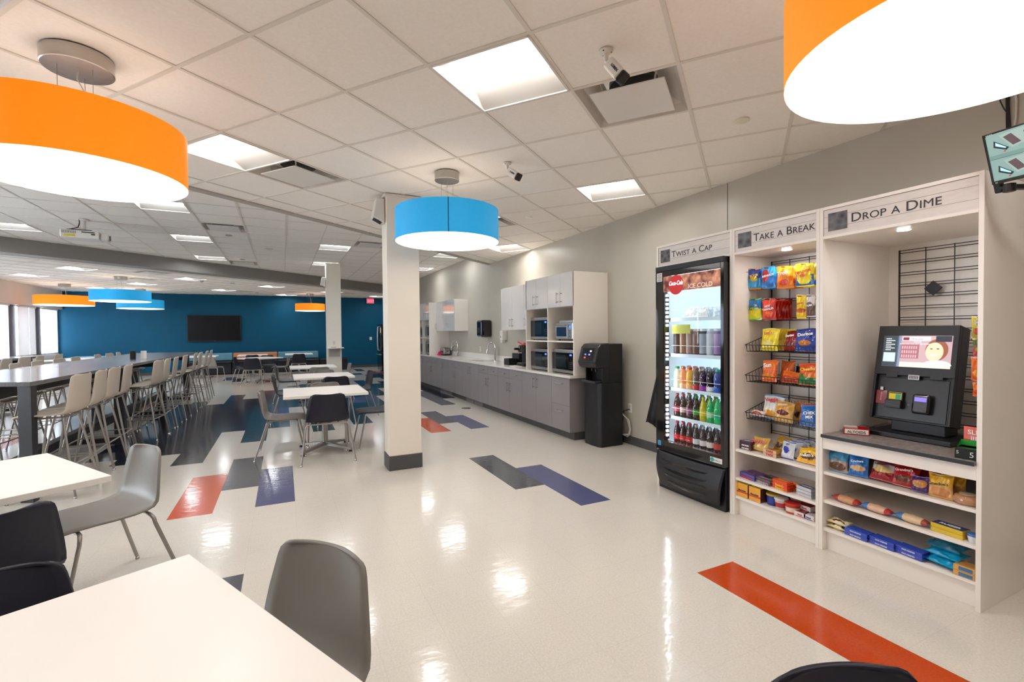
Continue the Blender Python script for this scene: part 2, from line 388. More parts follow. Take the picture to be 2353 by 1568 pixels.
# ---------------------------------------------------------------- recessed light fixtures and diffusers
def troffer(lens=None):
    t = thing('recessed_light', 'x', 'ceiling light'); h = GS/2-.012
    f = MB(); z = .075; i = .135
    f.add([(-h,-h,0),(h,-h,0),(h,h,0),(-h,h,0),(-i,-h+.02,z),(i,-h+.02,z),(i,h-.02,z),(-i,h-.02,z)], [(0,1,5,4),(1,2,6,5),(2,3,7,6),(3,0,4,7)])
    f.build('housing', mat('troffer_reflector', '#b4b0aa', .5, var=.01), t)
    r = MB()
    for s in (-1, 1):
        r.box(-h-.005, s*h-.004, -.004, h+.005, s*h+.010, .004); r.box(s*h-.004, -h, -.004, s*h+.010, h, .004)
    r.build('rim', C_GRID, t)
    l = MB(); n = 10
    l.grid(lambda u, v: (-i+2*i*u, (-h+.02)+(2*h-.04)*v, z-.03*math.sin(PI*u)), n, 1); l.build('lens', lens or C_EMIT, t, smooth=60)
    return t
def vent():
    t = thing('air_diffuser', 'x', 'air vent'); h = GS/2-.010; i = .222
    f = MB(); m = .262
    f.add([(-h,-h,0),(h,-h,0),(h,h,0),(-h,h,0),(-m,-m,.045),(m,-m,.045),(m,m,.045),(-m,m,.045),(-.16,-.16,.09),(.16,-.16,.09),(.16,.16,.09),(-.16,.16,.09)],
          [(0,1,5,4),(1,2,6,5),(2,3,7,6),(3,0,4,7),(4,5,9,8),(5,6,10,9),(6,7,11,10),(7,4,8,11)]); f.build('frame', mat('diffuser_metal', '#c9c1b8', .4, var=.04), t)
    MB().cyl((0, 0, .088), (0, 0, .12), .15, n=24).build('duct', C_BLK, t)
    MB().box(-i, -i, -.014, i, i, -.004).build('plate', C_WPL, t, bevel=.006)
    for a, b_ in ((1, 1), (1, -1), (-1, 1), (-1, -1)): MB().cyl((a*.15, b_*.15, -.006), (a*.17, b_*.17, .09), .006, n=6).build('bracket', C_GRID, t)
    return t
def cname(k, c): return ('near the vending shelves', 'over the bar tables', 'in the far seating area')[k]
T0, V0, T1 = troffer(), vent(), troffer(C_EMIT2); usedT = usedV = usedC = False
MAINL = {(1,1): 'square ceiling light nearest the camera, above the open floor', (1,-3): 'square ceiling light right of the near orange drum lamp', (5,1): 'square ceiling light over the drinks cooler end of the grey wall',
         (9,-3): 'square ceiling light beside the grey wall above the kitchen counter', (5,-3): 'square ceiling light hidden behind the blue drum lamp', (1,5): 'unseen square ceiling light added above the orange lamp at the top right'}
n3 = 0
ORD = ['first', 'second', 'third', 'fourth', 'fifth', 'sixth', 'seventh', 'eighth', 'ninth', 'tenth', 'eleventh', 'twelfth', 'thirteenth', 'fourteenth']
for k, (Wf, H, z, du, dv) in enumerate(WS):
    rz = math.atan2(du.y, du.x)
    for c in H['light']:
        x, y = Wf(c[0]+.5, c[1]+.5)
        if (x*math.sin(y_)+y*math.cos(y_)) < -3: continue
        if k == 0: lb = MAINL.get(c, 'square ceiling light added out of view to brighten the room, row %s' % ('one' if c[1] == 1 else 'two' if c[1] == -3 else 'three'))
        elif k == 1:
            lb = 'square light in the high middle ceiling, %s row back, %s' % (ORD[SH['light'].index((-11, c[1]))], {-11: 'far left', -7: 'left of the projector', -3: 'right of the projector', 1: 'before the far column', 5: 'by the kitchen wall'}[c[0]])
        else:
            n3 += 1; lb = 'square light in the far low ceiling, %s diagonal row, %s from the window side' % (ORD[(c[1]+12)//4], ORD[(c[0]+12)//4])
        if k == 0: o = T0 if not usedT else dup(T0, (0, 0, 0), 0, lb); usedT = True
        else: o = T1 if not usedC else dup(T1, (0, 0, 0), 0, lb); usedC = True
        o.location = (x, y, z); o.rotation_euler = (0, 0, rz + (PI/2 if k == 1 else 0)); o['label'] = lb; o['group'] = 'recessed square ceiling lights'
        if o in (T0, T1): index(o)
    for c in H['vent']:
        x, y = Wf(c[0]+.5, c[1]+.5)
        lb = {(0,(2,2)): 'large white air diffuser beside the nearest ceiling camera', (0,(2,-3)): 'white air diffuser beside the light by the near orange lamp', (0,(6,-2)): 'air diffuser just behind the blue drum lamp',
              (0,(-2,-2)): 'air diffuser above the near orange drum lamp'}.get((k, c), 'air diffuser in the %s ceiling, %s from the left' % (('near', 'high middle', 'far low')[k], ORD[H['vent'].index(c)]))
        o = V0 if not usedV else dup(V0, (0, 0, 0), 0, lb); usedV = True
        o.location = (x, y, z); o.rotation_euler = (0, 0, rz); o['label'] = lb; o['group'] = 'square ceiling air diffusers'
        if o is V0: index(V0)

# ---------------------------------------------------------------- drum pendants
def pendant(x, y, zc, zb, zt, R, shade, cr, label, cat='pendant lamp', rz=0.):
    t = thing('drum_pendant', label, cat, (x, y, 0), rz, 'drum pendant lamps'); h = zt-zb
    b = MB(); b.lathe([(R, zb), (R, zt)], 64, cap=False); b.lathe([(R-.004, zt), (R-.004, zb)], 64, cap=False); b.lathe([(R, zt), (R-.004, zt)], 64, cap=False)
    sh = b.build('shade', shade, t, smooth=40)
    MB().box(-.004, -R-.0025, zb, .004, -R+.002, zt).build('seam', mat('seam_dark_'+shade.name, '#0d4d7d' if 'blue' in shade.name else '#c96a08', .7), sh)
    MB().lathe([(.001, zb-.0015), (R-.001, zb-.0015), (R-.001, zb+.004), (.001, zb+.004)], 64).build('diffuser', C_DISC, t, smooth=30)
    MB().lathe([(.001, zt-.02), (R-.008, zt-.02), (R-.008, zt-.016), (.001, zt-.016)], 48).build('top_diffuser', mat('top_diffuser', '#fff4e8', .6, emit=.45, ecol=(1, .9, .78)), t, smooth=30)
    MB().lathe([(cr-.004, zc-.075), (cr, zc-.071), (cr, zc-.002)], 40).build('canopy', C_STEEL, t, smooth=40)
    for k in range(3):
        a = 2*PI*k/3+.5; MB().cyl((math.cos(a)*cr*.55, math.sin(a)*cr*.55, zc-.07), (math.cos(a)*cr*.55, math.sin(a)*cr*.55, zt-.018), .0014, n=5).build('cable', C_TUBE, t)
    MB().tube([(0, 0, zc-.07), (.004, .003, zc-.12), (-.02, 0, (zc+zt)/2), (-.035, .01, zt+.03), (-.03, .0, zt-.018)], .0035, 6).build('power_cord', C_WPL, t, smooth=60)
    return t
pendant(1.359, 4.135, 2.9, 2.272, 2.555, .464, C_BLSH, .111, 'blue drum lamp hanging before the white column', rz=-.30)
pendant(-.94, 3.205, 2.9, 2.27, 2.55, .463, C_ORSH, .149, 'large orange drum lamp at the upper left, nearest the white tables', rz=PI)
pendant(1.79, .655, 2.9, 2.24, 2.52, .465, C_ORSH, .149, 'orange drum lamp cut off by the top right of the picture', rz=PI)
pendant(-.94+.0, -1.9, 2.9, 2.27, 2.55, .463, C_BLSH, .149, 'blue drum lamp added unseen behind the camera as fill light', rz=PI)  # unseen extra lamp, added to help light the room
pendant(.914, 19.4, 2.97, 2.32, 2.585, .52, C_ORSH, .13, 'small far orange drum lamp left of the far column', rz=PI)
pendant(-3.784, 15.42, 2.97, 2.336, 2.606, .63, C_BLSH, .14, 'blue drum lamp far left, the nearer of the overlapping pair', rz=PI)
pendant(-4.223, 19.3, 2.97, 2.327, 2.614, .625, C_BLSH, .14, 'blue drum lamp far left, the farther of the overlapping pair', rz=PI)
pendant(-5.758, 18.14, 2.97, 2.351, 2.618, .667, C_ORSH, .14, 'orange drum lamp far left beside the windows', rz=PI)
# ================================================================ CHAIRS AND STOOLS
def shell(rows, thick, m, parent, name='shell'):
    """moulded one-piece seat and back: rows = (y, z, half width, side lift, side forward)"""
    n = 12
    def fn(u, v):
        k = min(int(round(v*(len(rows)-1))), len(rows)-1); y, z, hw, li, fo = rows[k]; s = 2*u-1
        return (hw*s, y + fo*s*s, z + li*s*s)
    return MB().grid(fn, n, len(rows)-1).build(name, m, parent, smooth=60, solid=thick)
CH = [(.235,.425,.165,0,0),(.232,.433,.190,0,0),(.215,.446,.205,0,0),(.17,.452,.212,0,0),(.09,.449,.216,.004,0),(0,.443,.220,.008,0),(-.08,.441,.223,.012,0),(-.135,.445,.226,.016,.002),(-.175,.458,.228,.014,.008),
      (-.203,.485,.228,.008,.018),(-.220,.525,.225,0,.028),(-.232,.575,.218,0,.034),(-.243,.63,.208,0,.038),(-.254,.685,.196,0,.040),(-.262,.73,.186,0,.041),(-.266,.752,.178,0,.041),(-.268,.763,.166,0,.040),(-.269,.769,.148,0,.038),(-.269,.772,.128,0,.036)]
ST = [(.215,.745,.150,0,0),(.212,.753,.175,0,0),(.20,.764,.188,0,0),(.15,.770,.194,0,0),(.08,.767,.197,.004,0),(0,.762,.199,.008,0),(-.08,.760,.200,.012,0),(-.125,.765,.201,.014,.002),(-.158,.780,.201,.010,.008),
      (-.182,.808,.201,.004,.016),(-.197,.85,.200,0,.022),(-.208,.92,.196,0,.026),(-.218,.99,.190,0,.028),(-.227,1.06,.183,0,.029),(-.231,1.095,.177,0,.029),(-.233,1.108,.168,0,.028),(-.234,1.115,.150,0,.027),(-.234,1.118,.13,0,.026)]
def make_chair(m):
    t = thing('dining_chair', 'x', 'chair'); shell(CH, .012, m, t)
    f = MB(); z = .428
    f.tube([(-.20, -.155, z), (0, -.165, z), (.20, -.155, z)], .0095); f.tube([(-.19, .155, z), (0, .160, z), (.19, .155, z)], .0095)
    f.tube([(-.12, -.16, z), (-.12, .155, z)], .008); f.tube([(.12, -.16, z), (.12, .155, z)], .008); f.build('seat_frame', C_TUBE, t, smooth=60)
    for sx in (-1, 1):
        for y0, y1, x1 in ((-.155, -.285, .282), (.155, .245, .245)):
            pts = [(sx*.185, y0, z), (sx*.212, y0-.002*(1 if y1 < 0 else -1), z-.004), (sx*.226, y0+(y1-y0)*.08, z-.022), (sx*(.230), y0+(y1-y0)*.12, z-.05), (sx*x1, y1, .014)]
            l = MB().tube(pts, .0105, 8).build('leg', C_TUBE, t, smooth=60)
            MB().lathe([(.007, .02), (.012, .016), (.013, .0), ], 10, (sx*x1, y1, 0)).build('glide', C_CHROME, l, smooth=60)
    return t
def make_stool(m):
    t = thing('bar_stool', 'x', 'stool'); shell([(a, b-.022, c, d, e) for a, b, c, d, e in ST], .012, m, t)
    f = MB(); z = .720; f.tube([(-.15, -.12, z), (.15, -.12, z), (.15, .12, z), (-.15, .12, z), (-.15, -.12, z)], .009); f.build('seat_frame', C_TUBE, t, smooth=60)
    F = {}
    for sx in (-1, 1):
        for sy in (-1, 1):
            a = Vector((sx*.135, sy*.115, z)); b_ = Vector((sx*.235, sy*.235, .012)); F[(sx, sy)] = a.lerp(b_, (z-.29)/(z-.012))
            l = MB().tube([a, b_], .0105, 8).build('leg', C_TUBE, t, smooth=60)
            MB().lathe([(.007, .02), (.012, .016), (.013, .0)], 10, (b_.x, b_.y, 0)).build('glide', C_CHROME, l, smooth=60)
    q = [F[(-1, -1)], F[(1, -1)], F[(1, 1)], F[(-1, 1)], F[(-1, -1)]]; r = MB()
    for a, b_ in zip(q, q[1:]): r.tube([a, b_], .0075, 6)
    r.build('foot_ring', C_TUBE, t, smooth=60); return t
G_SH = mat('grey_shell', '#87827c', .42, var=.01); N_SH = mat('navy_shell', '#0b0e24', .42, var=.02); D_SH = mat('slate_shell', '#34373c', .42, var=.02)
B_SH = mat('beige_shell', '#c6bbad', .42, var=.01)
PR = {}
def chair(col, x, y, az, label, group=None):
    """az = compass heading the sitter faces, clockwise from +Y"""
    if col not in PR:
        PR[col] = (make_stool if col == 'stool' else make_chair)({'grey': G_SH, 'navy': N_SH, 'slate': D_SH, 'stool': B_SH}[col]); index(PR[col]); o = PR[col]
    else: o = dup(PR[col], (0, 0, 0), 0, label)
    o.location = (x, y, 0); o.rotation_euler = (0, 0, -az); o['label'] = label
    if group: o['group'] = group
    return o
def face(dx, dy): return math.atan2(dx, dy)
def chair_back(col, bx, by, dx, dy, label, group='moulded dining chairs'):
    """placed by where the top of its back is; (dx, dy) = facing"""
    L = math.hypot(dx, dy); dx, dy = dx/L, dy/L; return chair(col, bx+dx*.268, by+dy*.268, face(dx, dy), label, group)
chair_back('grey', .126, 1.60, -.787, -.617, 'grey moulded chair at the right side of the nearest white table')
chair_back('grey', -.73, 3.54, -.82, -.57, 'grey moulded chair on the right of the white table near the left edge')
chair_back('navy', -.985, 2.44, -.63, .78, 'navy moulded chair with its back to us at the left-edge white table')
chair_back('navy', -.795, 1.86, .25, -.96, 'navy moulded chair behind the nearest white table, lower left edge')
chair_back('navy', .955, .572, -.28, -.96, 'navy chair of which only the back top shows at the bottom right edge')
chair('navy', .43, 5.865, 0, 'navy chair in front of the nearest table of the middle row, back to us', 'moulded dining chairs')
chair('grey', -.02, 6.31, PI/2+.06, 'grey chair at the left end of the nearest table of the middle row', 'moulded dining chairs')
chair('navy', 1.06, 6.30, -PI/2, 'navy chair half hidden by the near white column', 'moulded dining chairs')
chair('grey', .50, 6.74, PI, 'grey chair on the far side of the nearest table of the middle row', 'moulded dining chairs')
chair('navy', .73, 8.12, .0, 'navy chair in front of the second table of the middle row', 'moulded dining chairs')
chair('slate', .07, 8.72, PI/2, 'dark slate chair at the left end of the second middle row table', 'moulded dining chairs')
chair('navy', 1.17, 8.75, -PI/2-.1, 'navy chair at the right end of the second middle row table', 'moulded dining chairs')
chair('grey', .66, 9.22, PI, 'grey chair on the far side of the second middle row table', 'moulded dining chairs')
chair('grey', .64, 10.55, 0, 'grey chair in front of the third table of the middle row', 'moulded dining chairs')
chair('slate', .06, 11.2, PI/2, 'dark slate chair at the left end of the third middle row table', 'moulded dining chairs')
chair('grey', 1.10, 11.25, -PI/2, 'grey chair at the right end of the third middle row table', 'moulded dining chairs')
chair('navy', -.80, 15.45, .15, 'dark chair facing away from us at the turned white table', 'moulded dining chairs')
chair('navy', -1.10, 16.25, PI/2+.15, 'dark chair at the left of the turned white table', 'moulded dining chairs')
chair('grey', -.10, 16.15, -PI/2+.15, 'grey chair at the right of the turned white table', 'moulded dining chairs')
chair('navy', -.45, 16.85, PI-.2, 'dark chair behind the turned white table', 'moulded dining chairs')
chair('navy', -.95, 17.95, 0, 'dark chair at the small table before the orange booth', 'moulded dining chairs')
chair('navy', .45, 17.85, 0, 'dark chair at the small table before the right blue booth', 'moulded dining chairs')
chair('grey', -2.0, 17.2, .4, 'grey chair beyond the far end of the long dark table', 'moulded dining chairs')
# bar stools along the long dark table
NS = [5.70, 6.20, 6.64, 7.12, 8.18, 8.62, 9.14, 9.86, 10.82, 11.36, 12.10, 12.66]
for k, y in enumerate(NS):
    chair('stool', -1.90 if k < 4 else -1.84 + .012*k, y, -PI/2 + (.12 if k in (0, 4) else 0) + random.uniform(-.05, .05), 'beige bar stool, %s from the front on the near side of the long dark table' % ORD[k], 'beige bar stools')
for k, y in enumerate([6.6, 7.15, 7.75, 8.35, 8.95, 9.65, 10.3, 11.35, 12.0, 12.6, 13.15]):
    chair('stool', -2.95-.0*k, y if y < 12.7 else 12.62, PI/2 + random.uniform(-.08, .08), 'beige bar stool, %s from the front on the window side of the long dark table' % ORD[k], 'beige bar stools') if y < 13 else None
for k, y in enumerate([7.2, 8.0, 8.8, 9.6, 10.35, 10.95, 11.5, 12.3]):
    chair('stool', -4.22, y, -PI/2 + random.uniform(-.08, .08), 'bar stool, %s from the front at the second dark table by the windows' % ORD[k], 'bar stools at the window table')

# ================================================================ TABLES
def square_table(x, y, az, size, label, group, bw=.40, top=.74):
    t = thing('square_table', label, 'table', (x, y, 0), -az, group); h = size/2
    MB().box(-h, -h, top-.032, h, h, top).build('tabletop', C_TOP, t, bevel=.0025)
    MB().cyl((0, 0, .075), (0, 0, top-.05), .036, .030, 20).build('column', C_TUBE, t, smooth=40)
    MB().box(-.2, -.05, top-.05, .2, .05, top-.032).box(-.05, -.2, top-.05, .05, .2, top-.032).build('top_plate', C_DARK, t)
    for k in range(4):
        a = PI/4+k*PI/2; c, s = math.cos(a), math.sin(a)
        l = MB().add([(c*.02-s*.03, s*.02+c*.03, .10), (c*.02+s*.03, s*.02-c*.03, .10), (c*bw+s*.018, s*bw-c*.018, .045), (c*bw-s*.018, s*bw+c*.018, .045),
                      (c*.02-s*.03, s*.02+c*.03, .055), (c*.02+s*.03, s*.02-c*.03, .055), (c*bw+s*.018, s*bw-c*.018, .022), (c*bw-s*.018, s*bw+c*.018, .022)],
                     [(0,1,2,3),(7,6,5,4),(0,4,5,1),(1,5,6,2),(2,6,7,3),(3,7,4,0)]).build('base_leg', C_TUBE, t, bevel=.004)
        MB().cyl((c*(bw-.02), s*(bw-.02), 0), (c*(bw-.02), s*(bw-.02), .026), .022, .016, 10).build('foot', C_BLK, l, smooth=50)
    return t
g = 'white square tables'
square_table(-.287+.475*(.45-.89), 1.812+.475*(-.89-.45), face(.45, -.89), .95, 'nearest white square table, filling the lower left corner', g)
square_table(-1.30+.455*(.55-.835), 3.78+.455*(-.835-.55), face(.55, -.835), .915, 'white square table at the left edge before the bar stools', g)
square_table(.445, 6.33, 0, .93, 'nearest white table of the middle row, left of the near column', g)
square_table(.595, 8.68, 0, .93, 'second white table of the middle row', g)
square_table(.56, 11.2, 0, .92, 'third white table of the middle row, before the far column', g)
square_table(-.66, 16.25, PI/4+.2, .915, 'turned white table with dark chairs before the booths', g)
square_table(-.98, 18.75, 0, .90, 'small white table before the orange booth', g)
square_table(.48, 18.8, 0, .90, 'small white table before the right blue booth', g)
square_table(-2.50, 18.8, 0, .90, 'small white table before the left blue booth, behind the bar stools', g)
square_table(-5.85, 18.7, .2, .90, 'white low table in the far left corner, nearer of two', g)
square_table(-5.9, 20.0, 0, .80, 'white low table in the far left corner, farther of two', g)
square_table(-5.62, 15.2, .2, .90, 'white low table at the left edge beyond the window bar', g)

def bar_table(poly, x0, x1, ys, label, group, seams=(), end=None):
    t = thing('bar_height_table', label, 'table', (0, 0, 0), 0, group); z = 1.055
    tp = MB().prism(poly, z-.038, z).build('tabletop', C_WOODG, t, bevel=.003)
    s = MB()
    for y in seams: s.box(x0+.02, y-.0015, z-.001, x1-.02, y+.0015, z+.0006)
    if seams: s.build('joint', C_DARK, tp)
    for y in ys:
        for x in (x0+.14, x1-.10): MB().box(x-.055, y-.055, 0, x+.055, y+.055, z-.038).build('leg', C_DARK, t, bevel=.004)
        MB().box(x0+.10, y-.03, z-.16, x1-.06, y+.03, z-.038).build('crossbar', C_DARK, t)
    for c, a, b_ in (end or ()):
        c, a, b_ = Vector(c), Vector(a).normalized()*.12, Vector(b_).normalized()*.10
        MB().prism([tuple(c), tuple(c+a), tuple(c+a+b_), tuple(c+b_)], 0, z-.038).build('leg', C_DARK, t, bevel=.003)
    xm = (x0+x1)/2
    MB().box(xm-.05, ys[0] - (1.9 if end else 0), .10, xm+.05, ys[-1], .22).build('foot_rail', C_DARK, t, bevel=.004)
    MB().box(xm-.02, ys[0] - (1.9 if end else 0), z-.20, xm+.02, ys[-1], z-.038).build('apron', C_BLK, t)
    for y in ys: MB().box(x0+.14, y-.04, 0.02, x1-.10, y+.04, .10).build('floor_rail', C_DARK, t)
    return t
bar_table([(-1.965, 5.43), (-3.02, 5.95), (-3.00, 13.2), (-1.77, 12.98)], -3.02, -1.87, [7.88, 10.25, 12.6], 'long dark grey bar height table lined with beige stools', 'dark bar height tables', (7.85, 10.2), [((-1.975, 5.47), (-1.055, .52), (.2, 7.5)), ((-2.86, 5.92), (-1.055, .52), (.2, 7.5))])
bar_table([(-4.38, 6.4), (-5.35, 6.6), (-5.35, 12.75), (-4.38, 12.6)], -5.35, -4.38, [6.9, 9.6, 12.3], 'second long dark bar height table nearer the windows', 'dark bar height tables', (9.55,))
# napkin holder pair on the bar table
t = thing('napkin_dispenser', 'black napkin dispenser on the long dark table', 'napkin dispenser', (-2.30, 9.95, 1.055), .1)
MB().box(-.035, -.06, 0, .035, .06, .135).build('body', C_BLK, t, bevel=.006); MB().box(-.036, -.04, .03, -.034, .04, .11).build('napkins', C_WPL, t)
t = thing('paper_holder', 'white folded card holder beside the black napkin dispenser', 'card holder', (-2.16, 9.98, 1.055), .1)
MB().box(-.04, -.035, 0, .04, .035, .006).add([(-.04,-.03,.006),(.04,-.03,.006),(.04,.0,.13),(-.04,.0,.13),(-.04,.03,.006),(.04,.03,.006)], [(0,1,2,3),(3,2,5,4),(0,3,4),(1,5,2)]).build('card', C_WPL, t)

# ================================================================ BOOTHS
def booth(x0, x1, back, label):
    t = thing('booth_bench', label, 'booth seat', (0, 0, 0), 0, 'booth benches on the teal wall'); v = mat('dark_vinyl', '#10121d', .35, var=.05)
    MB().box(x0+.01, 19.95, 0.03, x1-.01, 20.62, .40).build('base', v, t, bevel=.01)
    MB().box(x0+.006, 19.90, .40, x1-.006, 20.45, .47).build('seat_cushion', v, t, bevel=.025, seg=3)
    if back:
        MB().box(x0+.006, 20.42, .46, x1-.006, 20.62, .50).build('back_base', v, t, bevel=.01)
        MB().box(x0+.01, 20.40, .49, x1-.01, 20.60, .765).build('back_cushion', back, t, bevel=.03, seg=3)
    return t
OR = mat('orange_upholstery', '#c98257', .6, var=.05, scale=20); BL = mat('pale_blue_upholstery', '#5f92a8', .6, var=.06, scale=20)
booth(-3.21, -1.735, BL, 'booth bench with pale blue back left of the orange one'); booth(-1.73, -.235, OR, 'booth bench with orange back under the wall television')
booth(-.23, 1.245, BL, 'booth bench with pale blue back beside the far column'); booth(1.25, 2.3, None, 'low dark bench without a back beside the pale blue booth')
booth(-6.3, -4.8, BL, 'booth bench with pale blue back in the far left corner')

# ================================================================ BACK WALL
t = thing('television', 'large black wall television on the teal wall', 'television')
MB().box(-3.215, 20.90, 1.205, -1.485, 20.955, 2.185).build('bezel', C_BLK, t, bevel=.006); MB().box(-3.19, 20.897, 1.235, -1.51, 20.902, 2.165).build('screen', mat('tv_panel', '#07070b', .3, spec=.25), t)
MB().box(-2.7, 20.955, 1.4, -2.0, 21.0, 2.0).build('wall_mount', C_DARK, t)
MB().box(-2.37, 20.8965, 1.215, -2.33, 20.90, 1.223).build('badge', C_STEEL, t)
t = thing('exit_sign', 'red lit exit sign on the teal wall under the ceiling', 'exit sign', (3.37, 0, 0))
MB().box(-.15, 20.90, 2.74, .15, 20.96, 2.95).build('housing', C_WPL, t, bevel=.006)
MB().box(-.14, 20.897, 2.75, .14, 20.901, 2.94).build('face', mat('exit_red', '#c01f38', .5, emit=.8, ecol=(1, .05, .12)), t)
text('lettering', 'EXIT', .13, frame((-.115, 20.896, 2.80), (1, 0, 0), (0, 0, 1)), mat('exit_letters', '#ff8090', .5, emit=.9, ecol=(1, .35, .45)), t)
MB().box(-.02, 20.95, 2.8, .02, 21.0, 2.9).build('bracket', C_WPL, t)
t = thing('light_switch', 'white switch plate on the teal wall left of the refrigerator', 'light switch', (3.38, 20.996, 1.23))
MB().box(-.05, -.006, -.065, .05, .004, .065).build('plate', C_WPL, t, bevel=.003); MB().box(-.015, -.012, -.03, .015, -.006, .03).build('toggle', C_WPL, t)
# blinds
for k, c in enumerate(WC[:8]):
    t = thing('vertical_blind', 'vertical blind on the %s window from the teal wall' % ORD[k], 'window blind', (XL+.045, c, 0), 0, 'vertical window blinds')
    MB().box(-.03, -.52, 2.30, .03, .52, 2.345).build('head_rail', C_WPL, t)
    s = MB(); n = 13; drawn = k % 2 == 0
    for i in range(n):
        y = -.474+i*.079
        a = -.12 if drawn else (-.12 if i != 8 else .2)
        s.bar((0, y, .90), (0, y, 2.30), .080, .001, 0, (math.cos(a), math.sin(a), 0))
    s.build('slats', BLIND2 if drawn else BLIND, t)

# ================================================================ THINGS ON THE COLUMNS
def speaker(x, y, z0, label):
    t = thing('wall_speaker', label, 'speaker', (x, y, z0), 0, 'white speakers on the columns')
    MB().add([(-.085,-.07,.26),(0,-.07,.26),(0,.07,.26),(-.085,.07,.26),(-.125,-.07,.06),(0,-.07,.0),(0,.07,.0),(-.125,.07,.06)], [(0,1,2,3),(7,6,5,4),(0,4,5,1),(1,5,6,2),(2,6,7,3),(3,7,4,0)]).build('cabinet', C_WPL, t, bevel=.012)
    MB().add([(-.112,-.055,.05),(-.03,-.055,.008),(-.03,.055,.008),(-.112,.055,.05)], [(0,3,2,1)]).build('grille', C_BLK, t)
    MB().box(-.002, -.03, .08, .03, .03, .16).build('bracket', C_STEEL, t)
speaker(.972, 5.10, 2.60, 'white speaker on the left side of the near column'); speaker(.958, 12.66, 2.60, 'white speaker on the left side of the far column')
t = thing('column_shelf', 'small white shelf with a recess panel on the far column', 'shelf', (0, 0, 0))
MB().box(.94, 12.25, 1.085, 1.33, 12.50, 1.11).build('board', C_WHITE, t, bevel=.002); MB().box(1.0, 12.488, .88, 1.26, 12.50, 1.08).build('panel', mat('grey_panel', '#b7afa6', .5), t)  # plain grey panel below the shelf board
t = thing('pen', 'pen lying on the shelf of the far column', 'pen'); MB().cyl((1.04, 12.37, 1.1155), (1.16, 12.38, 1.1155), .005, n=8).build('barrel', C_BLK, t)
t = thing('wall_outlet', 'white outlet above the shelf on the far column', 'outlet', (1.12, 12.498, 1.22)); MB().box(-.035, -.005, -.055, .035, .003, .055).build('plate', C_WPL, t, bevel=.002)
MB().box(-.018, -.007, -.035, .018, -.005, .035).build('socket', mat('socket_face', '#c9c4bd', .5), t)

# ================================================================ CEILING DEVICES
def bullet(x, y, az, pitch, label):
    t = thing('security_camera', label, 'security camera', (x, y, 2.9), -az, 'white bullet security cameras')
    MB().lathe([(.034, 0), (.034, -.008), (.026, -.012), (.014, -.02), (.012, -.05)][::-1], 24).build('mount', C_WPL, t, smooth=50)
    s = MB()
    for a in range(3): s.cyl((math.cos(a*2.1)*.027, math.sin(a*2.1)*.027, -.0095), (math.cos(a*2.1)*.027, math.sin(a*2.1)*.027, -.013), .004, n=8)
    s.build('screws', C_DARK, t)
    MB().tube([(0, 0, -.045), (0, .004, -.065), (0, .02, -.078), (0, .035, -.085)], .011, 10).build('joint', C_WPL, t, smooth=60)
    d = Vector((0, math.cos(pitch), -math.sin(pitch))); a0 = Vector((0, .02, -.072)); u = Vector((0, math.sin(pitch), math.cos(pitch)))
    b = MB(); b.bar(a0, a0+d*.115, .066, .062, 0, u); b.build('body', C_WPL, t, bevel=.012, seg=3)
    b = MB(); b.bar(a0+d*.113, a0+d*.135, .068, .064, 0, u); b.build('lens_face', C_BLK, t, bevel=.01)
    M = frame(a0+d*.03+u*.0315+Vector((-.02, 0, 0)), (0, d.y, d.z), (1, 0, 0)); M = frame(a0+d*.035+Vector((-.0345, 0, 0))-u*.005, (0, d.y, d.z), tuple(u))
    text('lettering', 'LOREX', .018, frame(a0+d*.04+Vector((.0338, 0, 0))+u*.0, (0, d.y, d.z), tuple(u)), C_BLK, t, bold=.0006)
    return t
bullet(1.524, 2.0, face(.35, -.80), .95, 'white security camera beside the large air diffuser, nearest one')
bullet(1.75, 3.68, face(.45, -.89), .62, 'white security camera on the ceiling right of the blue drum lamp')
def disc(x, y, z, r, label, m='#e3dcc8', cat='sprinkler cap'):
    t = thing('sprinkler_cover', label, cat, (x, y, z), 0, 'round ceiling caps'); MB().lathe([(.001, -.008), (r*.9, -.008), (r, -.004), (r, .004)], 24).build('cap', mat('cap'+m, m, .5), t, smooth=40); 
disc(2.884, 2.26, 2.9, .045, 'round cream cap in the ceiling above the vending shelves'); disc(2.82, 5.30, 2.9, .045, 'round white cap in the ceiling right of the blue drum lamp', '#f4f1ea')
disc(-.85, 9.735, 3.21, .055, 'small round detector beyond the diffuser in the middle ceiling', '#a8a39d', 'detector'); disc(-.243, 10.96, 3.21, .075, 'round detector in the open part of the middle ceiling', '#c9c5c0', 'detector')
disc(-.84, 12.74, 3.21, .055, 'small round detector next to the beam', '#a8a39d', 'detector'); disc(-1.34, 16.15, 2.97, .06, 'left one of two small caps beyond the beam', '#a8a39d', 'detector')
disc(-.60, 16.6, 2.97, .06, 'right one of two small caps beyond the beam', '#a8a39d', 'detector'); disc(-.855, 19.57, 2.97, .06, 'small cap near the teal wall left of the far orange lamp', '#a8a39d', 'detector')
t = thing('dome_camera', 'small dome camera beside a far ceiling light', 'security camera', (-2.05, 15.6, 2.97)); MB().lathe([(.02, -.06), (.05, -.045), (.06, -.02), (.065, 0)], 20).build('dome', C_STEEL, t, smooth=60)

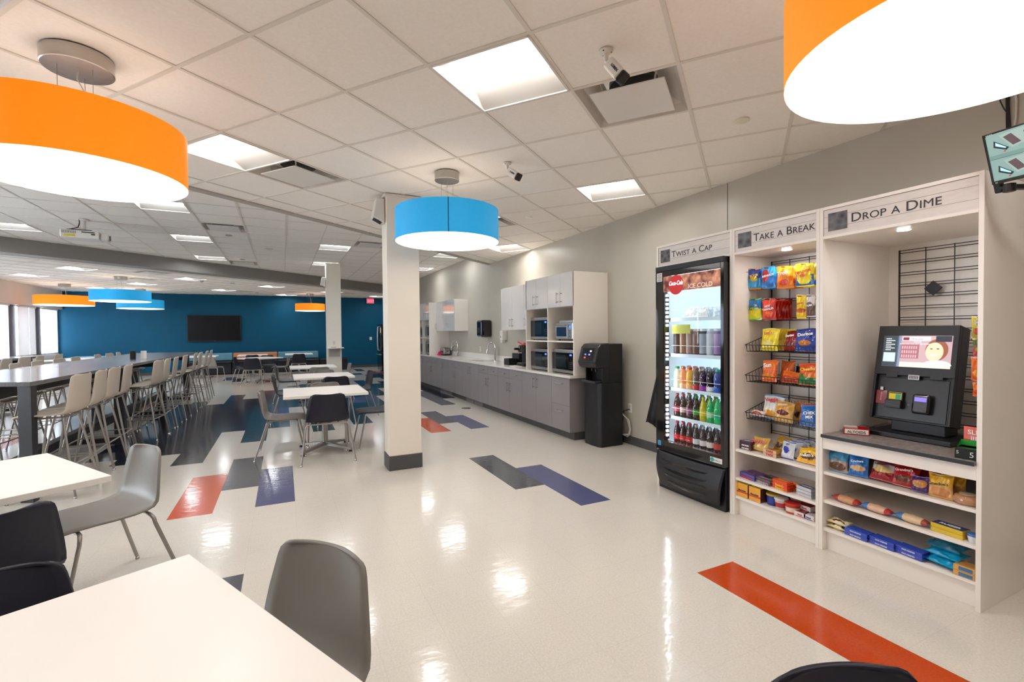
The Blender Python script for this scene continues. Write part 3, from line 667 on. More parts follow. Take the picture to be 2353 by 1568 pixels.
# projector
t = thing('projector', 'white projector hanging from the high middle ceiling', 'projector', (-2.70, 9.28, 0), .10)
MB().box(-.24, -.18, 2.905, .20, .16, 3.02).build('body', C_WPL, t, bevel=.012)
MB().box(.20, -.15, 2.90, .30, .12, 3.0).build('lens_housing', C_WPL, t, bevel=.02)
MB().cyl((.302, -.02, 2.95), (.312, -.02, 2.95), .04, n=20).build('lens', C_BLKG, t)
b = MB()
for i in range(9): b.box(-.215+i*.018, -.183, 2.965, -.207+i*.018, -.180, 3.005)
b.build('vent_grille', mat('vent_grey', '#77726f', .6), t)
MB().box(-.20, -.183, 2.92, -.07, -.1805, 2.952).build('warning_label', mat('yellow_label', '#c9b72a', .5), t)
MB().box(0, -.183, 2.985, .15, -.1805, 3.0).build('port_panel', C_DARK, t); MB().box(.11, -.183, 2.955, .155, -.1805, 2.975).build('socket', C_DARK, t)
MB().cyl((0, 0, 3.03), (0, 0, 3.20), .022, n=16).cyl((0, 0, 3.19), (0, 0, 3.209), .06, n=20).box(-.09, -.09, 3.02, .09, .09, 3.035).build('mount', C_WPL, t, smooth=40)
MB().tube([(-.05, -.03, 3.205), (-.045, -.03, 3.15), (-.06, -.05, 3.08), (-.13, -.1, 3.04), (-.18, -.1, 3.03), (-.05, -.12, 3.032), (.10, -.1, 3.035), (.12, -.02, 3.03), (-.05, -.02, 3.04)], .007, 6).build('cable', C_BLK, t, smooth=60)
# ================================================================ KITCHEN
XF = 3.385
def vhandle(y, z0, z1, parent, x=XF):
    b = MB(); b.cyl((x-.035, y, z0), (x-.035, y, z1), .0055, n=10)
    for z in (z0+.02, z1-.02): b.cyl((x-.035, y, z), (x, y, z), .0045, n=8)
    return b.build('handle', C_STEEL, parent, smooth=50)
def hhandle(y0, y1, z, parent, x=XF):
    b = MB(); b.cyl((x-.035, y0, z), (x-.035, y1, z), .0055, n=10)
    for y in (y0+.02, y1-.02): b.cyl((x-.035, y, z), (x, y, z), .0045, n=8)
    return b.build('handle', C_STEEL, parent, smooth=50)
KG = 'grey base cabinets under the white counter'
def base_cab(y0, y1, kind, label):
    t = thing('base_cabinet', label, 'cabinet', (0, 0, 0), 0, KG); e = .0015
    MB().box(XF+.018, y0, .105, XR-.002, y1, .832).build('body', C_GREY, t)
    MB().box(XF+.07, y0, 0, XR-.01, y1, .105).build('toe_kick', C_BASE, t)
    def door(a, b_, z0, z1, hy):
        d = MB().box(XF, a+e, z0+e, XF+.018, b_-e, z1-e).build('door', C_GREY, t, bevel=.001); vhandle(hy, z1-.225, z1-.065, d)
    def drawer(a, b_, z0, z1):
        d = MB().box(XF, a+e, z0+e, XF+.018, b_-e, z1-e).build('drawer', C_GREY, t, bevel=.001); m_ = (a+b_)/2; hhandle(m_-.085, m_+.085, z1-.082, d)
    m = (y0+y1)/2
    if kind == 'drawers': drawer(y0, y1, .455, .828); drawer(y0, y1, .105, .455)
    elif kind == 'doors': door(y0, m, .105, .828, m-.045); door(m, y1, .105, .828, m+.045)
    else:
        drawer(y0, m, .676, .828); drawer(m, y1, .676, .828); door(y0, m, .105, .676, m-.045); door(m, y1, .105, .676, m+.045)
    return t
base_cab(5.258, 5.722, 'drawers', 'grey two-drawer base cabinet at the near end of the counter')
KD = ['doors', 'both', 'both', 'doors', 'both', 'doors', 'both', 'doors', 'both']
KL = ['under the microwaves', 'under the coffee maker', 'under the near sink', 'between the two sinks', 'under the far sink', 'below the toaster', 'far, right of the far microwave unit', 'far, under the far microwave unit', 'at the far end by the refrigerator']
y = 5.722
for k, (kd, l) in enumerate(zip(KD, KL)):
    base_cab(y, y+.9235, kd, 'grey %s base cabinet %s' % ('two-door' if kd == 'doors' else 'drawer and door', l)); y += .9235
YE = y
for a, b_, l in ((10.29, 11.18, 'far'), (8.94, 9.34, 'middle'), (8.45, 8.90, 'near')):
    t = thing('floor_vent', 'grey air grille in the toe kick, %s one' % l, 'air grille', (0, 0, 0), 0, 'toe kick grilles'); MB().box(3.446, a, .012, 3.455, b_, .095).build('plate', C_GREY, t, bevel=.002)
    s = MB()
    for z in (.03, .045, .06, .075): s.box(3.444, a+.02, z, 3.4465, b_-.02, z+.004)
    s.build('slots', C_DARK, t)
# counter with two sink cut-outs
t = thing('countertop', 'long white quartz countertop with low backsplash', 'countertop')
SK = [(8.78, 9.40, 3.50, 3.86), (10.78, 11.44, 3.50, 3.86)]
b = MB(); prev = 5.20; z0, z1 = .832, .864
for y0, y1, x0, x1 in SK:
    b.box(3.36, prev, z0, XR-.001, y0, z1); b.box(3.36, y0, z0, x0, y1, z1); b.box(x1, y0, z0, XR-.001, y1, z1); prev = y1
b.box(3.36, prev, z0, XR-.001, YE, z1); b.build('slab', C_QUARTZ, t)
MB().box(XR-.02, 6.56, .864, XR-.001, 12.03, .975).build('backsplash', C_QUARTZ, t, bevel=.002)
for k, (y0, y1, x0, x1) in enumerate(SK):
    t = thing('sink', 'steel undermount sink %s' % ('below the tall tap' if k == 0 else 'far, beside the toaster'), 'sink', (0, 0, 0), 0, 'undermount sinks')
    b = MB(); d = .66; b.add([(x0,y0,z0+.001),(x1,y0,z0+.001),(x1,y1,z0+.001),(x0,y1,z0+.001),(x0+.02,y0+.02,d),(x1-.02,y0+.02,d),(x1-.02,y1-.02,d),(x0+.02,y1-.02,d)], [(0,1,5,4),(1,2,6,5),(2,3,7,6),(3,0,4,7),(4,5,6,7)])
    b.build('basin', C_STEEL, t); MB().cyl(((x0+x1)/2, (y0+y1)/2, d), ((x0+x1)/2, (y0+y1)/2, d+.004), .04, n=20).build('drain', C_DARK, t)
def faucet(y, label):
    t = thing('faucet', label, 'tap', (3.88, y, .864), 0, 'gooseneck taps')
    MB().cyl((0, 0, 0), (0, 0, .008), .03, n=20).cyl((0, 0, .008), (0, 0, .13), .022, .019, 20).build('body', C_CHROME, t, smooth=40)
    pts = [(0, 0, .12), (0, 0, .27)] + [(-.085+.085*math.cos(a), .0, .27+.10*math.sin(a)) for a in [k*PI/10 for k in range(0, 11)]] + [(-.172, 0, .25), (-.182, 0, .20)]
    rz = [(p[0]*.55, p[0]*-.95, p[2]) for p in pts]
    MB().tube(rz, .0125, 12).build('neck', C_CHROME, t, smooth=60)
    e = Vector(rz[-1]); MB().cyl(e+Vector((0, 0, .03)), e+Vector((-.004, .008, -.05)), .016, .020, 14).build('spray_head', C_CHROME, t, smooth=40)
    MB().tube([(0, -.02, .09), (-.01, -.055, .10), (-.02, -.085, .12)], .006, 8).build('lever', C_CHROME, t, smooth=60)
faucet(8.80, 'tall chrome gooseneck tap over the near sink'); faucet(11.1, 'chrome gooseneck tap over the far sink')

# tall microwave shelf units and hanging cabinets
XT = 3.42
def tall_unit(y0, y1, label, kind):
    t = thing('microwave_cabinet', label, 'cabinet', (0, 0, 0), 0, 'tall white microwave units'); z0, z1 = .8645, 2.243; m = (y0+y1)/2; th = .02
    MB().box(XT, y0, z0, XR-.001, y0+th, z1).build('side_panel', C_WHITE, t, bevel=.001); MB().box(XT, y1-th, z0, XR-.001, y1, z1).build('side_panel', C_WHITE, t, bevel=.001)
    MB().box(XT, m-th/2, z0, XR-.02, m+th/2, 1.79).build('divider', C_WHITE, t, bevel=.001)
    MB().box(XT+.0185, y0+th, 1.79, XR-.001, y1-th, z1).build('cupboard_box', C_WHITE, t)
    MB().box(XR-.02, y0+th, z0, XR-.002, y1-th, 1.79).build('back_panel', C_WHITE, t)
    for a, b_ in ((y0+th, m-th/2), (m+th/2, y1-th)):
        MB().box(XT, a, 1.302, XR-.02, b_, 1.321).build('shelf', C_WHITE, t, bevel=.001)
    q = (y1-y0-.004)/4
    for i in range(4):
        a = y0+.002+i*q; d = MB().box(XT-.0, a+.0015, 1.792, XT+.018, a+q-.0015, z1).build('door', C_GLOSS, t, bevel=.001); vhandle(a+q-.05 if i % 2 == 0 else a+.05, 1.84, 1.99, d, XT)
    return t
tall_unit(5.20, 6.56, 'tall white microwave unit on the near end of the counter', 0); tall_unit(12.03, 13.40, 'tall white microwave unit at the far end of the counter', 0)
def hanging(y0, y1, n, hy, label):
    t = thing('wall_cabinet', label, 'cabinet', (0, 0, 0), 0, 'hanging white wall cabinets')
    MB().box(3.638, y0, 1.49, XR-.001, y1, 2.243).build('body', C_WHITE, t)
    q = (y1-y0)/n
    for i in range(n):
        a = y0+i*q; d = MB().box(3.62, a+.0015, 1.488, 3.638, a+q-.0015, 2.245).build('door', C_GLOSS, t, bevel=.001); vhandle(a+q-.05 if hy[i] else a+.05, 1.54, 1.69, d, 3.62)
hanging(6.56, 7.93, 3, (1, 1, 0), 'hanging white cabinet left of the near microwave unit'); hanging(10.60, 12.03, 3, (1, 0, 1), 'hanging white cabinet above the toaster')

def microwave(x0, y, z, w, h, label, name='microwave'):
    """front towards the room (-X); y = middle"""
    t = thing('microwave_oven', label, 'microwave', (x0, y, z), 0, 'steel and black microwaves'); d = .40
    MB().box(.01, -w/2, .012, d, w/2, h).build('case', C_BLK, t, bevel=.006)
    MB().box(.0, -w/2, .012, .012, w/2, .055).box(0, -w/2, h-.045, .012, w/2, h).build('trim_band', C_STEEL, t, bevel=.002)
    dd = MB().box(-.004, -w/2+.11, .055, .012, w/2, h-.045).build('door', C_BLKG, t, bevel=.002)
    MB().box(-.006, -w/2+.17, .085, -.003, w/2-.05, h-.075).build('window', mat('oven_window', '#15232b', .15, coat=.4, var=.05), dd)
    c = MB().box(-.003, -w/2, .055, .012, -w/2+.108, h-.045).build('control_panel', C_BLKG, t)
    MB().box(-.0045, -w/2+.03, h-.085, -.003, -w/2+.08, h-.062).build('clock', mat('clock_blue', '#2440ff', .5, emit=2.5, ecol=(.05, .12, 1)), c)
    b = MB()
    for i in range(4):
        for j in range(3): b.box(-.0042, -w/2+.025+j*.023, .08+i*.025, -.003, -w/2+.04+j*.023, .088+i*.025)
    b.build('keypad', mat('key_print', '#4b4e55', .5), c)
    b = MB()
    for sx in (.05, d-.05):
        for sy in (-w/2+.05, w/2-.05): b.cyl((sx, sy, 0), (sx, sy, .013), .012, n=8)
    b.build('feet', C_BLK, t); return t
microwave(3.50, 6.30, 1.3212, .56, .345, 'microwave in the upper left bay of the near unit'); microwave(3.50, 6.30, .8652, .56, .325, 'microwave in the lower left bay of the near unit')
microwave(3.49, 5.62, .8652, .58, .335, 'microwave in the lower right bay of the near unit, nearest one')
TEALG = 0
microwave(3.50, 12.40, 1.3212, .56, .33, 'dark microwave in the upper right bay of the far unit'); microwave(3.50, 12.40, .8652, .56, .33, 'dark microwave in the lower right bay of the far unit')
microwave(3.50, 13.05, .8652, .56, .33, 'dark microwave in the lower left bay of the far unit'); microwave(3.50, 13.05, 1.3212, .50, .30, 'dark oven in the upper left bay of the far unit')
# toaster oven
t = thing('toaster_oven', 'steel toaster oven in the upper right bay of the near unit', 'toaster oven', (3.50, 5.57, 1.3212)); w = .44; h = .25
MB().box(.0, -w/2, .02, .34, w/2, h).build('case', C_STEEL, t, bevel=.012)
d = MB().box(-.012, -w/2+.12, .04, .0, w/2-.01, h-.03).build('door', C_STEEL, t, bevel=.003); MB().box(-.014, -w/2+.14, .06, -.011, w/2-.04, h-.06).build('window', mat('oven_glass', '#0a1a3a', .1, coat=.5), d)
MB().cyl((-.045, -w/2+.12, h-.035), (-.045, w/2-.01, h-.035), .009, n=10).cyl((-.045, -w/2+.14, h-.035), (-.01, -w/2+.14, h-.035), .006).cyl((-.045, w/2-.03, h-.035), (-.01, w/2-.03, h-.035), .006).build('handle', C_STEEL, d, smooth=50)
MB().box(-.003, -w/2+.03, h-.075, 0, -w/2+.09, h-.04).build('display', mat('display_blue', '#3c6ab0', .3, emit=.5, ecol=(.1, .3, .9)), t)
for z in (.06, .10, .14): MB().cyl((-.02, -w/2+.06, z), (0, -w/2+.06, z), .014, .016, 14).build('dial', C_CHROME, t, smooth=40)
MB().box(.03, -w/2+.04, h, .28, w/2-.05, h+.012).box(.03, -w/2+.04, h+.012, .04, w/2-.05, h+.03).build('top_rack', C_STEEL, t)
b = MB()
for sx in (.04, .3):
    for sy in (-.18, .18): b.cyl((sx, sy, 0), (sx, sy, .022), .014, n=8)
b.build('feet', C_BLK, t)

# coffee maker, organisers, toaster
t = thing('coffee_maker', 'black pod coffee maker beside the near microwave unit', 'coffee maker', (3.62, 7.18, .8642), 0)
MB().box(.0, -.13, .0, .24, .13, .05).box(.10, -.13, .05, .24, .13, .30).build('body', C_BLK, t, bevel=.02, seg=3)
MB().cyl((.08, .0, .24), (.08, .0, .36), .105, .09, 24).box(.05, -.09, .24, .22, .09, .36).build('head', C_BLKG, t, bevel=.01)
MB().box(-.07, .03, .275, .02, .09, .315).build('handle', C_BLK, t, bevel=.01); MB().box(-.005, -.08, .05, .10, .08, .06).build('drip_tray', C_STEEL, t)
MB().cyl((.17, -.03, .36), (.17, -.03, .46), .055, .06, 20, cap=False).build('bean_hopper', GLASS, t)
t = thing('red_clip', 'red handled scoop on top of the coffee maker', 'scoop', (3.66, 7.12, 1.226)); MB().bar((0, 0, .0), (-.06, .09, .055), .03, .02).build('handle', mat('red_plastic', '#d02a16', .4), t, bevel=.005)
MB().cyl((0, -.0, .005), (.02, -.03, .03), .02, n=12).build('scoop', mat('red_plastic', '#d02a16', .4), t)
t = thing('cup_tray', 'white tray under the black coffee maker', 'tray', (3.50, 7.10, .8642)); MB().box(-.06, -.10, 0, .08, .12, .012).build('tray', C_WPL, t, bevel=.004)
t = thing('storage_box', 'low black open box in front of the coffee supplies', 'box', (3.66, 7.60, .8642), 0, 'black counter organisers')
MB().box(-.09, -.11, 0, .09, .11, .006).box(-.09, -.11, 0, -.082, .11, .11).box(.082, -.11, 0, .09, .11, .11).box(-.09, -.11, 0, .09, -.102, .11).box(-.09, .102, 0, .09, .11, .11).build('box', C_BLK, t)
t = thing('storage_box', 'taller black organiser against the backsplash', 'box', (3.86, 7.66, .8642), 0, 'black counter organisers')
MB().box(-.08, -.15, 0, .08, .15, .20).build('box', C_BLK, t, bevel=.006); MB().box(-.083, -.13, .03, -.079, .13, .09).build('drawer', C_DARK, t); MB().box(-.083, -.13, .105, -.079, .13, .17).build('drawer', C_DARK, t)
t = thing('toaster', 'steel toaster near the far sink', 'toaster', (3.80, 12.0-.12, .8642), 0)
MB().box(-.09, -.17, .015, .09, .17, .19).build('case', C_STEEL, t, bevel=.03, seg=4); MB().box(-.085, -.175, 0, .085, .175, .03).build('base', C_BLK, t, bevel=.006)
MB().box(-.03, -.12, .188, -.01, .12, .193).box(.01, -.12, .188, .03, .12, .193).build('slots', C_BLK, t); MB().box(-.02, -.192, .10, .02, -.17, .12).build('lever', C_BLK, t)
MB().box(-.0925, -.10, .07, -.09, .10, .11).build('label_strip', C_DARK, t); MB().tube([(.04, -.17, .10), (.07, -.26, .16), (.12, -.40, .24), (.165, -.47, .23)], .004, 6).build('cord', C_BLK, t, smooth=60)
t = thing('sponge_holder', 'bright pink sponge holder left of the toaster', 'sponge holder', (3.66, 12.28-.35, .8642)); MB().add([(-.05,-.05,0),(.05,-.05,0),(.05,.07,0),(-.05,.07,0),(-.03,-.03,.10),(.03,-.03,.10),(.0,.03,.06),(-.03,.03,.06)], [(0,3,2,1),(4,5,6,7),(0,1,5,4),(1,2,6,5),(2,3,7,6),(3,0,4,7)]).build('body', mat('pink_plastic', '#e0246a', .45), t, bevel=.01)
# dispensers and outlets on the wall
t = thing('towel_dispenser', 'black paper towel dispenser on the grey wall', 'paper towel dispenser', (3.97, 9.31, 1.35)); b = MB()
MB().box(-.24, -.155, 0, -.001, .155, .36).build('cover', C_BLKG, t, bevel=.045, seg=4); MB().box(-.246, -.05, .09, -.238, .06, .20).build('window', C_BLK, t, bevel=.003)
MB().box(-.15, -.10, -.012, -.05, .10, .01).build('outlet_slot', C_STEEL, t); MB().box(-.16, -.05, .352, -.10, .05, .362).build('lock', C_CHROME, t)
t = thing('soap_dispenser', 'white soap dispenser on the grey wall', 'soap dispenser', (3.97, 8.46, 1.24))
MB().box(-.12, -.06, .05, -.001, .06, .24).build('cover', C_WPL, t, bevel=.02, seg=3); MB().box(-.115, -.05, .0, -.04, .05, .055).build('push_lever', C_WPL, t, bevel=.012); MB().box(-.122, -.012, .10, -.118, .012, .125).build('level_window', C_DARK, t)
def outlet(y, z, label, cat='outlet', plug=False):
    t = thing('wall_outlet', label, cat, (XR-.001, y, z), 0, 'white wall plates'); MB().box(-.005, -.036, -.058, 0, .036, .058).build('plate', C_WPL, t, bevel=.002)
    b = MB()
    for dz in (.022, -.022): b.box(-.007, -.017, dz-.015, -.005, .017, dz+.015)
    s = b.build('socket', mat('socket_face', '#c9c4bd', .5), t); b = MB()
    for dz in (.022, -.022):
        for dy in (-.007, .007): b.box(-.0078, dy-.0012, dz-.005, -.007, dy+.0012, dz+.006)
    b.build('slot', C_BLK, s)
outlet(11.40, 1.08, 'outlet with the toaster cord plugged in'); outlet(9.83, 1.075, 'wall plate left of the tall tap'); outlet(4.75, .463, 'low wall outlet beside the black water cooler')
# refrigerator behind the near column
t = thing('refrigerator', 'black refrigerator with long curved steel handles, mostly hidden', 'refrigerator')
MB().box(3.30, 17.7, .03, XR-.002, 18.62, 1.80).build('body', C_BLK, t, bevel=.01)
for y0, y1, hy in ((17.705, 18.155, 18.10), (18.16, 18.615, 18.21)):
    d = MB().box(3.235, y0, .74, 3.298, y1, 1.795).build('door', C_BLKG, t, bevel=.012)
    MB().tube([(3.235, hy, .80), (3.19, hy, .82), (3.172, hy, 1.0), (3.168, hy, 1.25), (3.172, hy, 1.5), (3.19, hy, 1.69), (3.235, hy, 1.71)], .014, 10).build('handle', C_STEEL, d, smooth=60)
d = MB().box(3.235, 17.705, .06, 3.298, 18.615, .73).build('freezer_drawer', C_BLKG, t, bevel=.012); MB().tube([(3.235, 17.8, .66), (3.18, 17.82, .66), (3.172, 18.15, .66), (3.18, 18.5, .66), (3.235, 18.52, .66)], .014, 10).build('handle', C_STEEL, d, smooth=60)
MB().box(3.232, 17.80, 1.46, 3.236, 17.98, 1.66).build('paper_note', mat('note_paper', '#cfc6a8', .7), t)

# ================================================================ WATER COOLER
t = thing('water_cooler', 'tall black bottleless water cooler against the grey wall', 'water cooler', (3.50, 4.94, 0)); hw = .185
side = [(.02, 0), (.0, .03), (.0, .80), (.36, .80), (.36, 0)]
b = MB(); b.prism([(.03, -hw), (.36, -hw), (.36, hw), (.03, hw), (0, hw-.05), (-.01, 0), (0, -hw+.05)], .0, .80); b.build('lower_body', C_BLK, t, bevel=.012, seg=3)
MB().box(.14, -hw, .80, .36, hw, 1.29).build('upper_body', C_BLK, t, bevel=.012, seg=3)
MB().box(.05, -hw, .80, .14, -hw+.02, 1.0).box(.05, hw-.02, .80, .14, hw, 1.0).build('alcove_side', C_BLK, t)
hd = MB(); pr = [(-.055, 1.0), (-.075, 1.06), (-.02, 1.25), (.02, 1.29), (.15, 1.30), (.15, .995), (-.03, .985)]
vs = [(x, -hw, z) for x, z in pr]+[(x, hw, z) for x, z in pr]; n = len(pr)
hd.add(vs, [tuple(range(n)), tuple(range(n, 2*n))[::-1]]+[(i, n+i, n+(i+1) % n, (i+1) % n) for i in range(n)]); hdo = hd.build('head', mat('cooler_head', '#1f2026', .32, var=.03), t, bevel=.015, seg=3)
fm = frame((-.0755, hw-.07, 1.06), (0, -1, 0), (.055, 0, .19))
MB(fm).box(.0, .02, .0, .24, .18, .003).build('touch_panel', C_BLKG, hdo)
for x, y2, c, e in ((.055, .09, '#2f6bff', (.05, .2, 1)), (.055, .05, '#ff2a20', (1, .05, .03)), (.14, .09, '#7a5cff', (.25, .15, 1)), (.155, .135, '#d8e8ff', (.8, .9, 1))):
    MB(fm).box(x, y2, .003, x+.035, y2+.018, .0045).build('touch_icon', mat('icon'+c, c, .5, emit=1.2, ecol=e), hdo)
MB().cyl((.05, .04, .94), (.05, .04, .99), .014, n=12).cyl((.05, -.04, .94), (.05, -.04, .99), .014, n=12).build('spout', C_DARK, t, smooth=40)
MB().box(-.045, -.15, .795, .13, .15, .825).build('drip_tray', C_DARK, t, bevel=.008)
b = MB()
for i in range(9): b.box(-.035+i*.017, -.13, .824, -.028+i*.017, .13, .828)
b.build('tray_grille', C_BLKG, t)
MB().tube([(.36, -.10, .40), (.45, -.17, .44), (.462, -.19, .452)], .006, 8).tube([(.38, -.11, .10), (.40, -.13, .30), (.41, -.14, .42), (.45, -.17, .445)], .005, 8).build('power_cord', C_BLK, t, smooth=60)
b = MB()
for k, o_ in enumerate((0, .02, .04)): b.tube([(.365, -.14-o_, .42-o_), (.42, -.19-o_, .32), (.44, -.215-o_*.5, .20), (.42, -.20-o_, .10+o_), (.37, -.15, .13), (.365, -.12, .25)], .006, 8)
b.build('water_hose', mat('hose_white', '#c9c4bd', .4), t, smooth=60)

# coat or bag hanging at the side of the shelf unit
t = thing('hanging_bag', 'black bag hanging on the wall beside the drinks cooler', 'bag', (3.90, 4.34, .35))
MB().grid(lambda u, v: (-.045*math.sin(PI*u)**.6*(1-v*.4)+.008*math.sin(17*u), (.035-.27*v)+(-.36+.22*v)*u, .02*math.sin(7*u)+.85*v), 16, 8).build('body', C_BLK, t, smooth=60, solid=.012)
MB().tube([(0, -.24, .84), (.03, -.25, .93), (.055, -.25, .98)], .006, 6).build('strap', C_BLK, t, smooth=60); MB().cyl((.03, -.25, .98), (.068, -.25, .98), .007, n=8).build('hook', C_STEEL, t)
# floor drain
t = thing('floor_drain', 'round metal cover in the floor before the kitchen cabinets', 'floor drain', (3.11, 8.46, 0)); MB().lathe([(.09, .0), (.085, .004), (.001, .004)], 28).build('cover', mat('drain_bronze', '#6a625c', .35, metal=.8, var=.1), t, smooth=40)
# ================================================================ VENDING WALL
XU = 3.155; UZ = 2.235
SIGN = mat('whitewashed_boards', '#ded7d1', .6, var=.05, scale=5, stretch=(1, 3, 14)); INK = mat('sign_ink', '#37323a', .6)
def emblem_mat():
    m = bpy.data.materials.new('dark_emblem'); m.use_nodes = True; nt = m.node_tree; b = nt.nodes['Principled BSDF']; v = nt.nodes.new('ShaderNodeTexVoronoi'); v.inputs['Scale'].default_value = 22
    r = nt.nodes.new('ShaderNodeValToRGB'); r.color_ramp.elements[0].color = (.006, .006, .01, 1); r.color_ramp.elements[1].color = (.2, .19, .2, 1)
    tc = nt.nodes.new('ShaderNodeTexCoord'); nt.links.new(tc.outputs['Object'], v.inputs['Vector']); nt.links.new(v.outputs['Distance'], r.inputs[0]); nt.links.new(r.outputs[0], b.inputs['Base Color']); return m
EMB = emblem_mat()
def unit(y1, y0, label, title, ts, tx, shelves, back_x, soffit=True, kick=True, full_sides=True):
    """y1 = left (far) side, y0 = right side as seen"""
    t = thing('display_cabinet', label, 'cabinet', (0, 0, 0), 0, 'white vending wall units'); th = .022; xb = XR-.002
    MB().box(XU, y1-th, 0, xb, y1, UZ).build('side_panel', C_WHITE, t, bevel=.0015); MB().box(XU, y0, 0, xb, y0+th, UZ).build('side_panel', C_WHITE, t, bevel=.0015)
    a, b_ = y0+th, y1-th
    MB().box(XU, a, UZ-.02, xb, b_, UZ).build('top_panel', C_WHITE, t, bevel=.001)
    zs = 2.03
    MB().box(XU, a, zs, xb if soffit else XU+.25, b_, zs+.018).build('soffit', C_WHITE, t, bevel=.001)
    sb = MB().box(XU+.004, a, zs+.018, XU+.02, b_, UZ-.02).build('sign_board', SIGN, t)
    ln = MB()
    for z in (zs+.068, zs+.137): ln.box(XU+.0034, a, z, XU+.0042, b_, z+.0014)
    ln.box(XU+.0030, a, UZ-.0225, XU+.0042, b_, UZ-.020).box(XU+.0030, b_-.002, zs+.018, XU+.0042, b_, UZ-.02)
    ln.build('board_joint', mat('joint_line', '#7d746f', .7), sb)  # darker lines along the board joints and edges
    e = .112; MB().box(XU+.0005, b_-.03-e, zs+.045, XU+.0045, b_-.03, zs+.045+e).build('emblem', EMB, sb)
    text('lettering', title, .1, frame((XU+.0025, tx, 2.107), (0, -1, 0), (0, 0, 1)), INK, sb, bold=0., small=True, fit=(ts, .054))
    if back_x: MB().box(back_x, a, .0, back_x+.012, b_, zs).build('back_panel', C_WHITE, t)
    for z in shelves:
        s = MB().box(XU+.012, a, z-.019, (back_x or xb), b_, z).build('shelf', C_WHITE, t, bevel=.001)
        MB().box(XU+.0, a+.004, z, XU+.0015, b_-.004, z+.028).build('clear_lip', GLASS, s)
    if kick: MB().box(XU+.045, a, 0, XU+.06, b_, .132).build('toe_kick', C_WHITE, t)
    return t
u1 = unit(3.390, 2.5655, 'left white surround with the twist a cap sign over the drinks cooler', 'Twist a Cap', .445, 3.203, [], None, soffit=False, kick=False)
u2 = unit(2.5645, 1.8985, 'middle white snack unit with the take a break sign', 'Take a Break', .453, 2.381, [.518, .294, .150], 3.60)
u3 = unit(1.8975, 1.095, 'right white unit with the drop a dime sign over the payment kiosk', 'Drop a Dime', .442, 1.708, [.517, .330, .146], 3.93)
for u, y in ((u2, 1.92), (u3, 1.29)):
    p = MB().cyl((3.30, (2.22 if u is u2 else 1.50), 2.028), (3.30, (2.22 if u is u2 else 1.50), 2.031), .036, n=24).build('puck_light', C_WPL, u)
    MB().cyl((3.30, (2.22 if u is u2 else 1.50), 2.0265), (3.30, (2.22 if u is u2 else 1.50), 2.0285), .031, n=24).build('lens', C_PUCK, p)
# counter shelf and apron of the right unit
LAM = mat('granite_laminate', '#857c78', .35, var=.45, scale=26, stretch=(1, 1.6, 1))
MB().box(XU-.02, 1.118, .745, 3.928, 1.875, .766).build('counter', [LAM], u3, bevel=.001); MB().box(XU-.0215, 1.118, .7445, XU-.018, 1.875, .7655).build('counter_edge', C_BLK, u3)
MB().box(XU+.004, 1.118, .668, XU+.02, 1.875, .744).build('apron', C_WHITE, u3, bevel=.001)
# wire grid panels
def wires(x, y0, y1, z0, z1, vs, hs, name, parent):
    b = MB(); r = .0032
    for y in vs: b.cyl((x, y, z0), (x, y, z1), r if y not in (y0, y1) else .006, n=6)
    for z in hs: b.cyl((x-.004, y0, z), (x-.004, y1, z), r*.8, n=6)
    return b.build(name, mat('black_wire', '#0c0c10', .35), parent, smooth=60)
hs = []
z = 1.995
while z > .62: hs += [z, z-.019]; z -= .152
wires(3.575, 1.925, 2.530, .60, 2.0, [2.530, 2.378, 2.226, 2.074, 1.925], [v for v in hs], 'wire_grid', u2)
hs = []
z = 1.990
while z > .80: hs += [z, z-.018]; z -= .0775
wires(3.895, 1.13, 1.795, .78, 1.995, [1.795, 1.645, 1.493, 1.341, 1.189], hs, 'wire_grid', u3)
for y in (1.60, 1.20):
    MB(Matrix.Translation((3.884, y, 1.715)) @ Matrix.Rotation(PI/4, 4, 'X')).box(0, -.036, -.036, .006, .036, .036).build('grid_clip', C_BLK, u3, bevel=.004)

